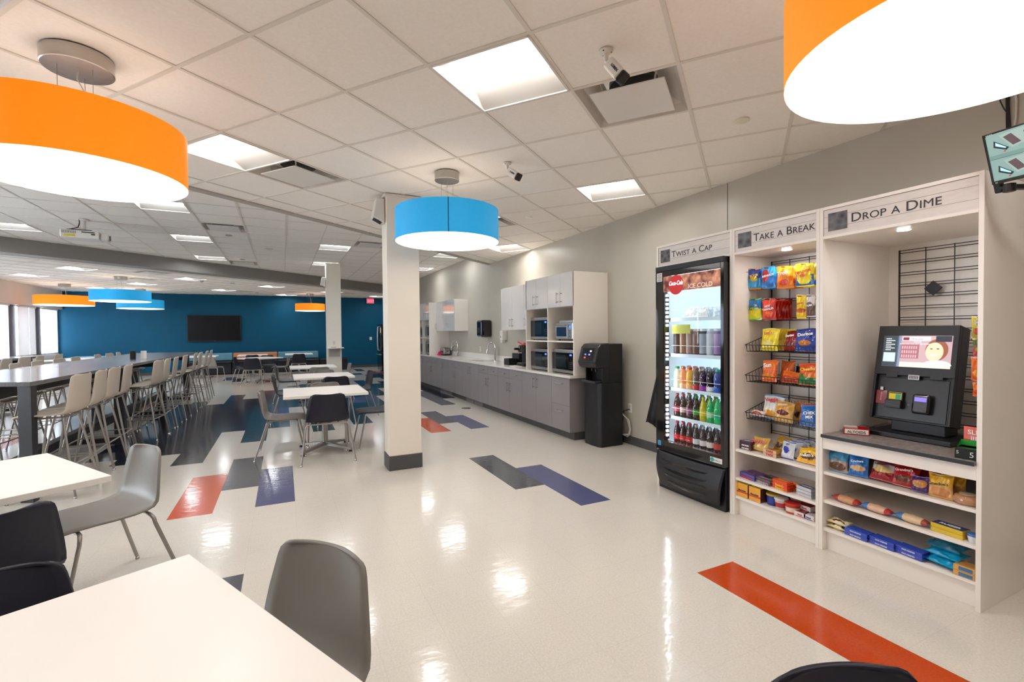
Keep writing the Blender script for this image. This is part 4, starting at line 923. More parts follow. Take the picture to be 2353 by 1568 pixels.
# ---------------------------------------------------------------- generic goods
def gmat(c, rough=.24): return mat('wrap_%s_%d' % (c, int(rough*100)), c, rough, coat=.4)
RZ = -PI/2
def bag(name, label, x, y, z, w, h, d, cols, group=None, cat='snack bag', tilt=0., yaw=0., txt=None, tc='#ffffff', ts=.03, tz=.6, patch=(.5, .35, .34, .16), slant=0., tx=0., hang=False, seed=0):
    """pillow bag facing the room; cols = (crimp, upper, lower, patch). x, y, z = middle of its foot"""
    t = thing(name, label, cat, (x, y, z), RZ+yaw, group); rnd = random.Random(seed+len(label)*7)
    ph = [rnd.uniform(0, 6) for _ in range(6)]
    ct, st = math.cos(tilt), math.sin(tilt)
    def pos(u, v, s):
        e = (max(0, math.sin(PI*u))**.55)*(max(0, math.sin(PI*min(1, max(0, (v-.06)/.88))))**.5)
        wr = .004*math.sin(9*u+ph[0]+5*v)+.003*math.sin(14*v+ph[1]+3*u)+.002*math.sin(26*u+ph[2]-8*v)+.0016*math.sin(60*u+ph[4])*max(0, abs(v-.5)*2-.55)*2
        ww = w*(1-.07*math.sin(PI*v)+.012*math.sin(11*v+ph[5])); yy = -s*(d/2*e + wr*min(1, e*2)); xx = ww*(u-.5); zz = h*v + .004*math.sin(5*u+ph[3])*(1 if v > .5 else 0)
        return (xx, yy*ct + zz*st, zz*ct - yy*st + (d/2*abs(st)))
    px_, pz_, pw, phh = patch
    def mf(u, v):
        if v < .055 or v > .945: return 0
        if ((u-px_)/pw)**2 + ((v-pz_)/phh)**2 < 1: return 3
        return 1 if v > .52 + slant*(u-.5) else 2
    b = MB(); b.grid(lambda u, v: pos(u, v, 1), 30, 40, mf); b.grid(lambda u, v: pos(1-u, v, -1), 10, 14, lambda u, v: 0 if (v < .055 or v > .945) else (1 if v > .52 else 2))
    b.build('wrapper', [gmat(c) for c in cols], t, smooth=70)
    if txt:
        zz = h*tz; yy = -(d/2+.0075)
        M = Matrix(((1, 0, 0, tx*w), (0, st, -ct, yy*ct+zz*st), (0, ct, st, zz*ct-yy*st+d/2*abs(st)), (0, 0, 0, 1)))
        text('lettering', txt, ts, M @ Matrix.Rotation(math.radians(8), 4, 'Z'), gmat(tc), t, bold=ts*.03, align='CENTER')
    if hang:
        MB().cyl((0, -d/2-.02, h*.965), (0, .0, h*.965), .0022, n=6).build('peg_tip', C_BLK, t)
    return t
def block(name, label, x, y, z, w, h, d, cols, group=None, cat='box', yaw=0., txt=None, tc='#ffffff', ts=.02, crimp=False, top_txt=None, bevel=.002, band=None):
    """box or bar: w along the shelf, h tall, d deep; cols = (front, top, sides)"""
    t = thing(name, label, cat, (x, y, z), RZ+yaw, group)
    b = MB(); b.add([(-w/2,-d/2,0),(w/2,-d/2,0),(w/2,d/2,0),(-w/2,d/2,0),(-w/2,-d/2,h),(w/2,-d/2,h),(w/2,d/2,h),(-w/2,d/2,h)],
                    [(0,3,2,1),(4,5,6,7),(0,1,5,4),(1,2,6,5),(2,3,7,6),(3,0,4,7)], [2, 1, 0, 2, 2, 2])
    o = b.build('carton' if not crimp else 'wrapper', [gmat(c) for c in cols], t, bevel=bevel)
    if crimp:
        c = MB()
        for s in (-1, 1): c.add([(s*w/2, -d*.42, h*.45), (s*(w/2+.012), -d*.46, h*.42), (s*(w/2+.012), d*.46, h*.42), (s*w/2, d*.42, h*.45), (s*w/2, -d*.42, h*.52), (s*(w/2+.012), -d*.46, h*.46), (s*(w/2+.012), d*.46, h*.46), (s*w/2, d*.42, h*.52)],
                                [(0,3,2,1),(4,5,6,7),(0,1,5,4),(1,2,6,5),(2,3,7,6),(3,0,4,7)])
        c.build('crimp', gmat(cols[2]), t)
    if band: MB().box(-w*band[1], -d/2-.0006, h*band[2], w*band[3], -d/2+.001, h*band[4]).build('label_panel', gmat(band[0]), t)
    if txt: text('lettering', txt, ts, Matrix(((1, 0, 0, 0), (0, 0, -1, -d/2-.0012), (0, 1, 0, h*.5-ts*.35), (0, 0, 0, 1))), gmat(tc), t, bold=ts*.03, align='CENTER')
    if top_txt: text('lettering', top_txt, ts, Matrix(((1, 0, 0, 0), (0, 1, 0, -ts*.35), (0, 0, 1, h+.0004), (0, 0, 0, 1))), gmat(tc), t, bold=ts*.03, align='CENTER')
    return t

# ---------------------------------------------------------------- hanging candy
HG = 'hanging candy bags on pegs'
def peg_row(x, y, z, w, h, d, n, dx, names, cols, txt, tc, ts, what, **k):
    p = thing('display_peg', 'black peg holding %s' % what, 'peg', (0, 0, 0), 0, 'black display pegs')
    MB().cyl((x-.045, y, z+h-.01), (3.568, y, z+h-.004), .003, n=6).build('wire', C_BLK, p)
    for i in range(n):
        bag('candy_bag', ('%s, front one on its peg' if i == 0 else '%s, %s behind the front one') % (what, ORD[i-1]) if i else '%s, front one on its peg' % what, x+i*dx, y, z, w, h, d, cols, HG, 'candy bag', txt=txt if i == 0 else None, tc=tc, ts=ts, seed=i, **k)
peg_row(3.33, 2.498, 1.765, .100, .165, .030, 3, .045, '', ('#e08a1c', '#1c3f9c', '#3aa3dc', '#d8b020'), 'SOUR', '#f3c81e', .024, 'blue candy bag with orange crimps at the top left', yaw=.35, patch=(.45, .5, .3, .12))
peg_row(3.33, 2.385, 1.762, .118, .165, .030, 3, .050, '', ('#2b8fd0', '#2f9fe0', '#1f6fc0', '#b8141c'), 'AIRHEADS', '#ffffff', .021, 'light blue candy bag with a red balloon shape', tz=.55, tx=.1, patch=(.33, .6, .27, .3))
peg_row(3.33, 2.252, 1.752, .134, .165, .034, 3, .055, '', ('#f08a14', '#f79a1c', '#f08414', '#d8401c'), 'Trolli', '#ffffff', .040, 'orange candy bag with white lettering', patch=(.5, .26, .3, .14))
peg_row(3.33, 2.105, 1.752, .136, .165, .034, 3, .055, '', ('#f4e01c', '#f2dc1e', '#1d62b4', '#f4e224'), 'SWEDISH\nFISH', '#d8202a', .027, 'yellow and blue fish candy bag at the top right', patch=(.5, .42, .42, .33), tz=.58)
peg_row(3.33, 2.500, 1.525, .110, .168, .026, 2, .05, '', ('#58c832', '#3a7fc0', '#d8dc24', '#f0dc2c'), 'SOUR\nPATCH', '#246a1e', .024, 'green and yellow sour candy bag on the second row', yaw=.15, patch=(.5, .4, .4, .2), tz=.6)
peg_row(3.33, 2.378, 1.520, .116, .165, .022, 6, .038, '', ('#7a1626', '#e8401a', '#c42a20', '#e2561c'), 'HOT\nTAMALES', '#ffffff', .022, 'red cinnamon candy bag on the second row', slant=.9, patch=(.5, .3, .3, .14), tz=.6)
peg_row(3.33, 2.130, 1.525, .072, .170, .026, 1, .05, '', ('#f0cc1c', '#f4d21c', '#f2ca18', '#c85a1c'), 'Raisinets', '#b01c1c', .014, 'narrow yellow bag of chocolate raisins', patch=(.5, .34, .5, .10), tz=.62)
peg_row(3.33, 2.062, 1.535, .064, .155, .026, 1, .05, '', ('#cfc8c6', '#e2dcda', '#6a5048', '#7a6a68'), 'YORK', '#ffffff', .017, 'white and brown candy bag beside the yellow one', patch=(.5, .5, .42, .17), tz=.48)

# ---------------------------------------------------------------- wire baskets
def basket(z, label):
    t = thing('wire_basket', label, 'basket', (0, 0, 0), 0, 'black wire baskets'); W = mat('black_wire', '#0c0c10', .35); b = MB(); r = .0018
    yl, yr, xf, xb, zt, zb = 2.520, 1.930, 3.245, 3.562, z+.05, z; zk = z+.14
    b.tube([(xb, yl, zk), (xf, yl, zt), (xf, yr, zt), (xb, yr, zk)], .003, 6); b.tube([(xb, yl-.01, zb), (xf+.008, yl-.01, zb), (xf+.008, yr+.01, zb), (xb, yr+.01, zb)], .0025, 6)
    n = 22
    for i in range(n+1):
        y = yl-.012 + (yr-yl+.024)*i/n; b.tube([(xf, y, zt), (xf+.008, y, zb), (xb, y, zb), (xb, y, zk)], r, 5)
    for i in range(9):
        f_ = i/8.5; x = xf+.01+(xb-xf)*f_; zz = zt+(zk-zt)*f_
        for y, y2 in ((yl, yl-.01), (yr, yr+.01)): b.tube([(x, y, zz), (x, y2, zb)], r, 5)
        b.tube([(x, yl-.01, zb), (x, yr+.01, zb)], r, 5)
    b.build('wires', W, t, smooth=60)
    h = MB()
    for y in (2.38, 2.08): h.tube([(xb, y, zk), (3.566, y, zk+.01), (3.568, y, zk+.03)], .003, 6)
    h.build('hook', W, t)
basket(1.281, 'top wire basket holding chip bags'); basket(1.045, 'middle wire basket holding orange snack bags'); basket(.755, 'bottom wire basket holding snack mix bags')
CG = 'chip and snack bags in the wire baskets'
bag('chip_bag', 'yellow potato chip bag, front one in the top basket', 3.31, 2.365, 1.284, .145, .170, .05, ('#e8d860', '#f0dc28', '#ead21c', '#f6ec8c'), CG, 'chip bag', txt="Lay's", tc='#c0141c', ts=.034, tz=.72, tilt=.18, patch=(.45, .3, .3, .16))
bag('chip_bag', 'yellow potato chip bag, tucked behind the front yellow one', 3.40, 2.30, 1.284, .145, .170, .05, ('#e0cc50', '#e2c420', '#d8b81c', '#e8d860'), CG, 'chip bag', tilt=.18, yaw=-.15, seed=2)
bag('chip_bag', 'dark red tortilla chip bag in the middle of the top basket', 3.33, 2.205, 1.284, .135, .150, .055, ('#5a0c14', '#8c1218', '#a81a18', '#7a1014'), CG, 'chip bag', txt='Doritos', tc='#ffffff', ts=.024, tz=.68, tilt=.22, yaw=-.25, seed=3)
bag('chip_bag', 'blue tortilla chip bag at the right of the top basket', 3.30, 2.075, 1.284, .165, .165, .06, ('#16246c', '#1c3a9c', '#1c44b0', '#c87a2a'), CG, 'chip bag', txt='Doritos', tc='#ffffff', ts=.032, tz=.66, tilt=.2, yaw=.1, patch=(.45, .36, .28, .12), seed=4)
bag('chip_bag', 'orange whole grain chip bag, front one in the middle basket', 3.31, 2.365, 1.049, .125, .165, .05, ('#d85418', '#f07820', '#e8641c', '#f0902c'), CG, 'chip bag', txt='Sun', tc='#ffffff', ts=.044, tz=.66, tilt=.15, patch=(.5, .25, .4, .12), seed=5)
bag('chip_bag', 'orange whole grain chip bag behind the front one, middle basket', 3.40, 2.29, 1.049, .125, .160, .05, ('#c84c14', '#e0641a', '#d05414', '#e0641a'), CG, 'chip bag', tilt=.15, yaw=-.2, seed=6)
bag('chip_bag', 'small orange bag lying low in the middle basket', 3.31, 2.195, 1.049, .150, .085, .06, ('#f07818', '#e86c18', '#b8381c', '#d05418'), CG, 'chip bag', tilt=.35, seed=7)
bag('chip_bag', 'black topped bag behind the lying orange one', 3.42, 2.185, 1.049, .11, .12, .05, ('#15120f', '#1c1712', '#2a1c12', '#3a2412'), CG, 'chip bag', tilt=.2, seed=8)
bag('chip_bag', 'orange and green cheese snack bag, right in the middle basket', 3.30, 2.055, 1.049, .165, .155, .055, ('#d84414', '#e8541c', '#1f7f3a', '#e87a1c'), CG, 'chip bag', txt='Cheetos', tc='#f4d01c', ts=.030, tz=.66, tilt=.18, patch=(.6, .45, .35, .1), seed=9)
bag('snack_bag', 'white and blue veggie snack bag at the left of the bottom basket', 3.33, 2.355, .760, .165, .185, .05, ('#3a78b8', '#d8dcdc', '#e8e4da', '#d89a2c'), CG, 'snack bag', txt='Veggie', tc='#c01c24', ts=.040, tz=.74, tilt=.2, patch=(.4, .22, .34, .16), seed=10)
bag('snack_bag', 'low white and red bag lying in the front of the bottom basket', 3.285, 2.455, .760, .13, .055, .05, ('#2a3a8c', '#e4dcdc', '#d8c4c0', '#c8481c'), CG, 'snack bag', tilt=.9, seed=11)
bag('snack_bag', 'tan snack bag with a dark oval in the bottom basket', 3.30, 2.245, .760, .145, .150, .05, ('#c88a34', '#d09a44', '#e0b468', '#6a1e18'), CG, 'snack bag', txt='SNYDERS', tc='#f0e2c0', ts=.018, tz=.80, tilt=.22, patch=(.5, .45, .36, .12), seed=12)
bag('snack_bag', 'tan snack bag behind the one with the dark oval', 3.40, 2.185, .760, .13, .150, .05, ('#c88a34', '#c08a34', '#c89a4c', '#241612'), CG, 'snack bag', tilt=.2, yaw=-.2, seed=13)
bag('snack_bag', 'red and orange snack bag behind the blue mix bag', 3.37, 2.105, .760, .15, .150, .05, ('#8c1a1c', '#c04424', '#d88838', '#e8d8b8'), CG, 'snack bag', tilt=.2, seed=14)
bag('snack_bag', 'blue party mix bag at the right of the bottom basket', 3.295, 2.045, .760, .145, .150, .055, ('#1c5cb0', '#2a74c8', '#2468bc', '#5a90d0'), CG, 'snack bag', txt='CHEX\nMIX', tc='#ffffff', ts=.028, tz=.55, tilt=.25, yaw=.12, patch=(.5, .15, .4, .08), seed=15)

# ---------------------------------------------------------------- shelves of the middle unit
def bars(n, name, label, x, y, z, w, h, d, cols, dz=None, dx=0., **k):
    for i in range(n):
        block(name, '%s, %s' % (label, 'bottom of its stack' if i == 0 else '%s up in its stack' % ORD[i] if i < n-1 else 'topmost of its stack') if n > 1 else label, x+i*dx, y, z+i*(dz or h+.0006), w, h, d, cols, crimp=True, cat=k.get('cat', 'candy bar'), group=k.get('group', 'candy bars on the unit shelves'),
              top_txt=k.get('txt') if i == n-1 else None, txt=k.get('txt') if n-1 > i or k.get('front') else None, tc=k.get('tc', '#ffffff'), ts=k.get('ts', .018), yaw=k.get('yaw', 0))
z = .5186
bars(3, 'candy_bar', 'brown and blue peanut bar at the left', 3.24, 2.487, z, .095, .022, .07, ('#4a2a3c', '#3a3c88', '#5a2c24'), txt='SNICKERS', ts=.014)
bag('candy_bag', 'gold cookie bar bag, front one on the upper shelf', 3.235, 2.395, z, .135, .105, .05, ('#c8962c', '#d8a83c', '#e0bc6c', '#d8b04c'), 'bags on the upper shelf of the middle unit', 'candy bag', txt='TWIX', tc='#b8141c', ts=.046, tz=.42, tilt=.45, patch=(.5, .8, .3, .1))
bag('candy_bag', 'gold cookie bar bag leaning behind the front gold one', 3.34, 2.305, z, .13, .120, .05, ('#a87a24', '#c8962c', '#b8842c', '#5a3418'), 'bags on the upper shelf of the middle unit', 'candy bag', tilt=.5, yaw=-.3, seed=3)
bars(2, 'candy_bar', 'gold and red cookie bar before the gold bags', 3.215, 2.272, z, .105, .024, .055, ('#d8b490', '#c8962c', '#a87a3c'), txt='TWIX', tc='#b8141c', ts=.022, front=True)
for i in range(4):
    bag('cookie_bag', ['blue and silver cookie bag, front one beside the gold bars', 'blue and silver cookie bag, second in its line', 'blue and silver cookie bag, third in its line', 'blue and silver cookie bag, last in its line'][i],
        3.225+i*.055, 2.165-i*.014, z, .098, .125, .026, ('#22349c', '#c4ccd4', '#d4d8dc', '#1c3cb0'), 'blue and silver cookie bags', 'cookie bag', tilt=.28, patch=(.4, .5, .26, .2), seed=i+20, txt='mini' if i == 0 else None, tc='#1c2c8c', ts=.016, tz=.8)
for i in range(2):
    bag('cookie_bag', ['dark blue cookie bag at the back right of the upper shelf', 'second dark blue cookie bag at the back right of the upper shelf'][i], 3.44+.05*i, 2.03-i*.06, z, .10, .125, .028, ('#1c2c7c', '#22348c', '#1a2660', '#2c48b0'), 'dark blue cookie bags', 'cookie bag', tilt=.2, seed=i+30)
for i in range(3):
    bag('candy_bag', ['yellow peanut candy bag, front one at the right of the upper shelf', 'yellow peanut candy bag, middle one of three', 'yellow peanut candy bag, back one of three'][i], 3.225+i*.055, 2.025-i*.018, z+.003*i, .145, .105, .028, ('#f0b41c', '#f4bc1c', '#f0b018', '#5a3418'), 'yellow peanut candy bags', 'candy bag', tilt=.5, txt="m&m's", tc='#f8f0e0', ts=.034, tz=.40, patch=(.5, .44, .40, .2), seed=i+40)
z = .2946
bars(2, 'candy_bar', 'blue crisped rice bar, front pair on the middle shelf', 3.235, 2.47, z, .15, .020, .062, ('#5a5aa8', '#2c3490', '#4a4c98'), txt='CRUNCH', tc='#d83040', ts=.026, yaw=-.15)
bars(2, 'candy_bar', 'blue crisped rice bar, rear pair on the middle shelf', 3.305, 2.455, z, .15, .020, .062, ('#5a5aa8', '#2c3490', '#4a4c98'), txt='CRUNCH', tc='#d83040', ts=.026, yaw=-.15)
bars(2, 'candy_bar', 'brown almond chocolate bar, front pair', 3.23, 2.335, z, .13, .020, .060, ('#6a5058', '#5a4450', '#8a7470'), txt="HERSHEY'S", tc='#c8bcc0', ts=.022, yaw=-.12)
bars(2, 'candy_bar', 'dark chocolate bar, rear pair beside the blue bars', 3.305, 2.305, z, .15, .020, .060, ('#241c2c', '#1c1824', '#2c2430'), txt="HERSHEY'S", tc='#8c848c', ts=.024, yaw=-.12)
bars(3, 'candy_bar', 'orange peanut butter cup pack, front stack', 3.225, 2.195, z, .125, .021, .062, ('#e0481c', '#f05c14', '#d84414'), txt="Reese's", tc='#f4c81c', ts=.024, yaw=-.15)
bars(2, 'candy_bar', 'orange peanut butter cup pack, rear stack', 3.30, 2.145, z, .125, .021, .062, ('#e0481c', '#f05c14', '#d84414'), txt="Reese's", tc='#f4c81c', ts=.024, yaw=-.15)
bars(3, 'candy_bar', 'silver wrapped bar at the right of the middle shelf', 3.235, 2.025, z, .115, .022, .065, ('#c4c4cc', '#4c5070', '#9c9ca8'), txt='MUSKETEERS', tc='#e4e4ec', ts=.014, yaw=-.15)
z = .1506
for i, y in enumerate((2.495, 2.388)):
    block('soup_cup', 'noodle soup carton, %s of the pair at the left of the low shelf' % ('left' if i == 0 else 'right'), 3.225, y, z, .098, .105, .09, ('#e8a42c', '#f0d84c', '#5a2c1c'), 'noodle soup cartons', 'soup carton', txt='Maruchan', tc='#3a2c28', ts=.017, band=('#c83c24', .5, .30, .5, .42))
def tub(label, x, y, z, r0, r1, h, cb, cl, band, txt=None, tc='#ffffff', name='food_cup'):
    t = thing(name, label, 'food cup', (x, y, z), RZ, 'microwave meal cups'); MB().lathe([(r0, 0), (r1, h*.86)], 24).build('cup', gmat(cb, .4), t, smooth=50)
    MB().lathe([(r1+.003, h*.84), (r1+.003, h), (r1*.9, h)], 24).build('lid', gmat(cl, .35), t, smooth=40)
    MB().lathe([((r0*.8+r1*.2)+.0015, h*.2), ((r0*.3+r1*.7)+.0015, h*.62)], 24, cap=False).build('label_band', gmat(band, .4), t, smooth=50)
    if txt: text('lettering', txt, .018, Matrix(((1, 0, 0, 0), (0, 0, -1, -r1-.002), (0, 1, 0, h*.38), (0, 0, 0, 1))), gmat(tc), t, align='CENTER', bold=.0005)
tub('blue meal cup with a yellow lid beside the soup cartons', 3.25, 2.285, z, .038, .046, .085, '#24388c', '#c8a838', '#2c44a8'); tub('second blue meal cup behind the first', 3.36, 2.235, z, .038, .046, .085, '#24388c', '#1c2c6c', '#2c44a8')
tub('white lidded red and white meal cup in the middle of the low shelf', 3.225, 2.205, z, .034, .044, .08, '#c8c4c4', '#dcd8d8', '#b82430'); tub('white lidded meal cup behind the red and white one', 3.33, 2.155, z, .034, .044, .08, '#c8c4c4', '#c8c8cc', '#b82430')
tub('red meal cup with a red lid at the front of the low shelf', 3.22, 2.118, z, .040, .048, .075, '#b82818', '#c8241c', '#e0d0b8'); tub('red meal cup behind the front red one', 3.34, 2.075, z, .040, .048, .075, '#a82418', '#b01c18', '#d8c8b0')
for i, (y, c, tx_) in enumerate(((2.045, '#c02838', 'Snack'), (1.985, '#2c3c9c', 'Snack'))):
    for j in range(1 if i else 2):
        block('snack_carton', ['white snack carton with red print, lower of two', 'white snack carton with red print, upper of two', 'white snack carton with blue print at the right end of the low shelf'][j if i == 0 else 2], 3.222+.05*j, y, z+.036*j, .082 if i == 0 else .07, .035, .07, ('#e4dcd8', '#8c2430' if i == 0 else '#c8c4d0', '#d8d0cc'), 'white snack cartons', 'carton', txt=tx_, tc=c, ts=.014, band=(c, .4, .08, .4, .2))

# ---------------------------------------------------------------- shelves of the right unit
z = .5176; BG = 'cookie bags on the top shelf of the right unit'
bag('cookie_bag', 'light blue chocolate chip cookie bag at the left end', 3.225, 1.822, z, .125, .135, .05, ('#4a9cc8', '#4aa4d0', '#b89a84', '#6a4a38'), BG, 'cookie bag', txt='Chip', tc='#203048', ts=.022, tz=.62, tilt=.12, patch=(.5, .27, .44, .2), seed=50)
bag('cookie_bag', 'bright blue cracker bag, second from the left', 3.225, 1.702, z, .110, .130, .045, ('#2a78c8', '#2c84d8', '#2c6cb8', '#d8b078'), BG, 'cookie bag', txt='Crackers', tc='#ffffff', ts=.018, tz=.68, tilt=.2, yaw=.15, patch=(.5, .4, .40, .14), seed=51)
bag('cookie_bag', 'white and red cookie bag, third from the left', 3.235, 1.582, z, .125, .115, .05, ('#a81c24', '#e0d8d4', '#9c1c24', '#e8c87c'), BG, 'cookie bag', txt='RASPBERRY', tc='#7a1420', ts=.014, tz=.78, tilt=.5, patch=(.5, .55, .4, .16), seed=52)
bag('cookie_bag', 'red cookie bag in the middle of the shelf', 3.235, 1.462, z, .130, .120, .05, ('#b81c28', '#c8202c', '#a83028', '#6a3428'), BG, 'cookie bag', txt="Grandma's", tc='#f0e4e0', ts=.020, tz=.72, tilt=.35, patch=(.45, .35, .36, .16), seed=53)
bag('cookie_bag', 'red cookie bag tucked behind the red one', 3.31, 1.415, z, .12, .115, .045, ('#b81c28', '#b41c28', '#982820', '#6a3428'), BG, 'cookie bag', tilt=.3, yaw=-.2, seed=54)
bag('cookie_bag', 'small purple cookie bag', 3.215, 1.378, z, .085, .090, .04, ('#3c2468', '#4a2c7c', '#4a2468', '#c88c4c'), BG, 'cookie bag', tilt=.2, patch=(.5, .55, .42, .26), seed=55)
bag('cookie_bag', 'yellow cookie bag, front one of two', 3.215, 1.285, z, .110, .130, .045, ('#d89c1c', '#ecb424', '#d8a868', '#d09058'), BG, 'cookie bag', txt="Grandma's", tc='#1c1410', ts=.020, tz=.56, tilt=.08, patch=(.5, .27, .42, .2), seed=56)
bag('cookie_bag', 'yellow cookie bag behind the front one', 3.29, 1.262, z, .115, .135, .045, ('#d89c1c', '#e4ac20', '#d8a050', '#d09058'), BG, 'cookie bag', tilt=.1, seed=57)
t = thing('wrapped_pie', 'round wrapped pie at the right end of the shelf', 'pie', (3.235, 1.178, z)); MB().lathe([(.042, 0), (.057, .012), (.058, .03), (.05, .045), (.02, .052), (.001, .052)], 28).build('pie', gmat('#b8845c', .3), t, smooth=50)
MB().cyl((0, 0, .052), (0, 0, .054), .034, n=24).build('label', gmat('#d8c8b0'), t); MB().lathe([(.0595, .004), (.060, .03), (.052, .048)], 28, cap=False).build('film', GLASS, t, smooth=50)
z = .3306; LG = 'long wrapped snacks on the second shelf of the right unit'
def log(label, y, cols, x=3.222, w=.18):
    t = thing('wrapped_snack', label, 'packaged snack', (x, y, z+.026), RZ-.12, LG)
    def fn(u, v):
        a = 2*PI*v; q_ = max(0, math.sin(PI*min(1, max(0, (u-.05)/.90)))); return ((u-.5)*w, math.cos(a)*(.021+.009*q_**.4+.0012*math.sin(40*u)), math.sin(a)*(.0012+.023*q_**.38+.001*math.sin(31*u+3*a)*q_))
    MB().grid(fn, 40, 20, lambda u, v: 0 if u < .06 or u > .94 else 1 if u < .27 else (3 if u > .80 else 2)).build('wrapper', [gmat(c) for c in cols], t, smooth=60)
log('wrapped pastry with blue and red ends, left on the second shelf', 1.762, ('#2c5cb8', '#b02c2c', '#c89068', '#b83028')); log('wrapped cheese pastry, second from left on the second shelf', 1.592, ('#2c68c0', '#3c78c0', '#d8b094', '#c02c34')); log('wrapped bun with blue and brown ends, third on the second shelf', 1.412, ('#3c78b8', '#3c78b8', '#d8bc94', '#9c4430'))
for i in range(2): block('wafer_box', 'yellow and navy wafer pack, %s of two' % ('lower', 'upper')[i], 3.232, 1.248, z+.024*i, .145, .0235, .07, ('#d8b81c', '#24306c' if i else '#d8b81c', '#c8a018'), 'wafer packs', 'wafer pack', top_txt='RUGER' if i else None, tc='#ffffff', ts=.03, yaw=-.12)
t = thing('snack_cup', 'small blue and white cup at the right end of the second shelf', 'snack cup', (3.215, 1.145, z)); MB().lathe([(.020, 0), (.027, .035)], 20).build('cup', gmat('#d8dce4'), t, smooth=50); MB().lathe([(.028, .034), (.024, .046), (.001, .050)], 20).build('lid', gmat('#3c6cb8'), t, smooth=50)
z = .1466; PGp = 'packs on the bottom shelf of the right unit'
for i in range(2): bag('snack_pack', 'cream and brown snack pack at the left end, %s of two' % ('lower', 'upper')[i], 3.19+.0*i, 1.812, z+.030*i, .125, .080, .028, ('#d8b03c', '#e0d4a4', '#e4dcb8', '#7a3c24'), PGp, 'snack pack', tilt=1.45, seed=60+i)
for k, (y, w_) in enumerate(((1.685, '#c88858'), (1.545, '#b8a898'), (1.41, '#b83c3c'))):
    for i in range(2): block('rice_bar', 'blue snack bar, %s of the %s blue pile from the left' % (('lower', 'upper')[i], ORD[k]), 3.215, y, z+.023*i, .135, .0225, .075, ('#2444b8', '#2c54cc', '#1c38a0'), 'blue snack bars in piles', 'snack bar', crimp=True, txt='RICE KRISPIES', tc='#d0d8f0', ts=.011, yaw=-.1)
for i in range(3): bag('treat_bag', ['large turquoise treat bag, bottom of three', 'large turquoise treat bag, middle of three', 'large dark teal treat bag on top of three'][i], 3.185+.012*i, 1.278, z+.040*i, .165, .11, .040, ('#18a4cc', '#18a8d4' if i < 2 else '#1c7c9c', '#1498c4' if i < 2 else '#186c8c', '#18a8d4' if i < 2 else '#1c7c9c'), PGp, 'treat bag', tilt=1.42, txt='TREATS' if i == 2 else None, tc='#c8e8f0', ts=.026, tz=.5, seed=70+i, yaw=-.15)
for i in range(2): block('cracker_box', 'tan and blue cracker box at the right end, %s of two' % ('lower', 'upper')[i], 3.205, 1.165, z+.030*i, .088, .029, .08, ('#d89c4c', '#c88c48', '#c08040'), 'cracker boxes', 'cracker box', band=('#2c6c9c', .25, .15, .4, .8))

# ---------------------------------------------------------------- counter goods
z = .7666
t = thing('mint_box', 'white and red mint display box at the left of the kiosk counter', 'display box', (3.34, 1.775, z), RZ+.55)
b = MB(); w, d, h = .135, .10, .040
b.box(-w/2, -d/2, 0, w/2, -d/2+.002, h).box(-w/2, d/2-.002, 0, w/2, d/2, h).box(-w/2, -d/2, 0, -w/2+.002, d/2, h).box(w/2-.002, -d/2, 0, w/2, d/2, h).box(-w/2, -d/2, 0, w/2, d/2, .002); b.build('tray', gmat('#b81c24'), t)
MB().box(-w/2+.006, -d/2-.0006, .006, w/2-.006, -d/2, h-.005).box(-w/2-.0006, -d/2+.006, .006, -w/2, d/2-.006, h-.005).build('panel', gmat('#ece6dc'), t)
text('lettering', 'ALTOIDS', .024, Matrix(((1, 0, 0, 0), (0, 0, -1, -d/2-.0012), (0, 1, 0, .010), (0, 0, 0, 1))), INK, t, align='CENTER', bold=.0004); text('lettering', 'ALTOIDS', .018, Matrix(((0, 0, -1, -w/2-.0012), (-1, 0, 0, 0), (0, 1, 0, .011), (0, 0, 0, 1))), INK, t, align='CENTER')
for i in range(2): tt = thing('mint_tin', 'red edged mint tin in the display box, %s of two' % ('lower', 'upper')[i], 'mint tin', (3.325, 1.80, z+.0025+.0225*i), RZ+.55, 'mint tins'); MB().box(-.038, -.03, 0, .038, .03, .0215).build('tin', gmat('#c8c4c0'), tt, bevel=.004); MB().box(-.0385, -.0305, .016, .0385, .0305, .0195).build('lid_edge', gmat('#b81c24'), tt)
t = thing('gum_tray', 'flat green gum tray behind the mint box', 'gum tray', (3.52, 1.815, z), RZ+.1); MB().box(-.045, -.08, 0, .045, .08, .018).build('tray', gmat('#1c3c34'), t, bevel=.002); MB().box(-.03, -.06, .018, .03, .06, .022).build('packs', gmat('#2c6c54'), t)
t = thing('gum_box', 'black and green gum display box at the right of the counter', 'display box', (3.22, 1.168, z), RZ+.1); MB().box(-.045, -.05, 0, .045, .05, .055).build('tray', gmat('#17171c'), t, bevel=.002)
MB().add([(-.045,.05,.055),(.045,.05,.055),(.045,.05,.085),(-.045,.05,.085),(-.045,-.01,.055),(.045,-.01,.055)], [(0,1,2,3),(4,0,3),(1,5,2),(0,4,5,1)]).build('header', gmat('#2ca43c'), t); text('lettering', '5', .04, Matrix(((1, 0, 0, .022), (0, 0, -1, -.0512), (0, 1, 0, .012), (0, 0, 0, 1))), gmat('#c8dcd0'), t, align='CENTER'); text('lettering', '5', .024, Matrix(((1, 0, 0, -.033), (0, 0, -1, -.0512), (0, 1, 0, .024), (0, 0, 0, 1))), gmat('#e8ece8'), t, align='CENTER')
t = thing('meat_snack_box', 'red and yellow meat snack box behind the gum display', 'display box', (3.31, 1.168, z), RZ); MB().box(-.045, -.03, 0, .045, .03, .06).build('box', gmat('#e8a41c'), t, bevel=.002); MB().box(-.045, -.03, .06, .045, -.026, .155).build('header', gmat('#e0441c'), t)
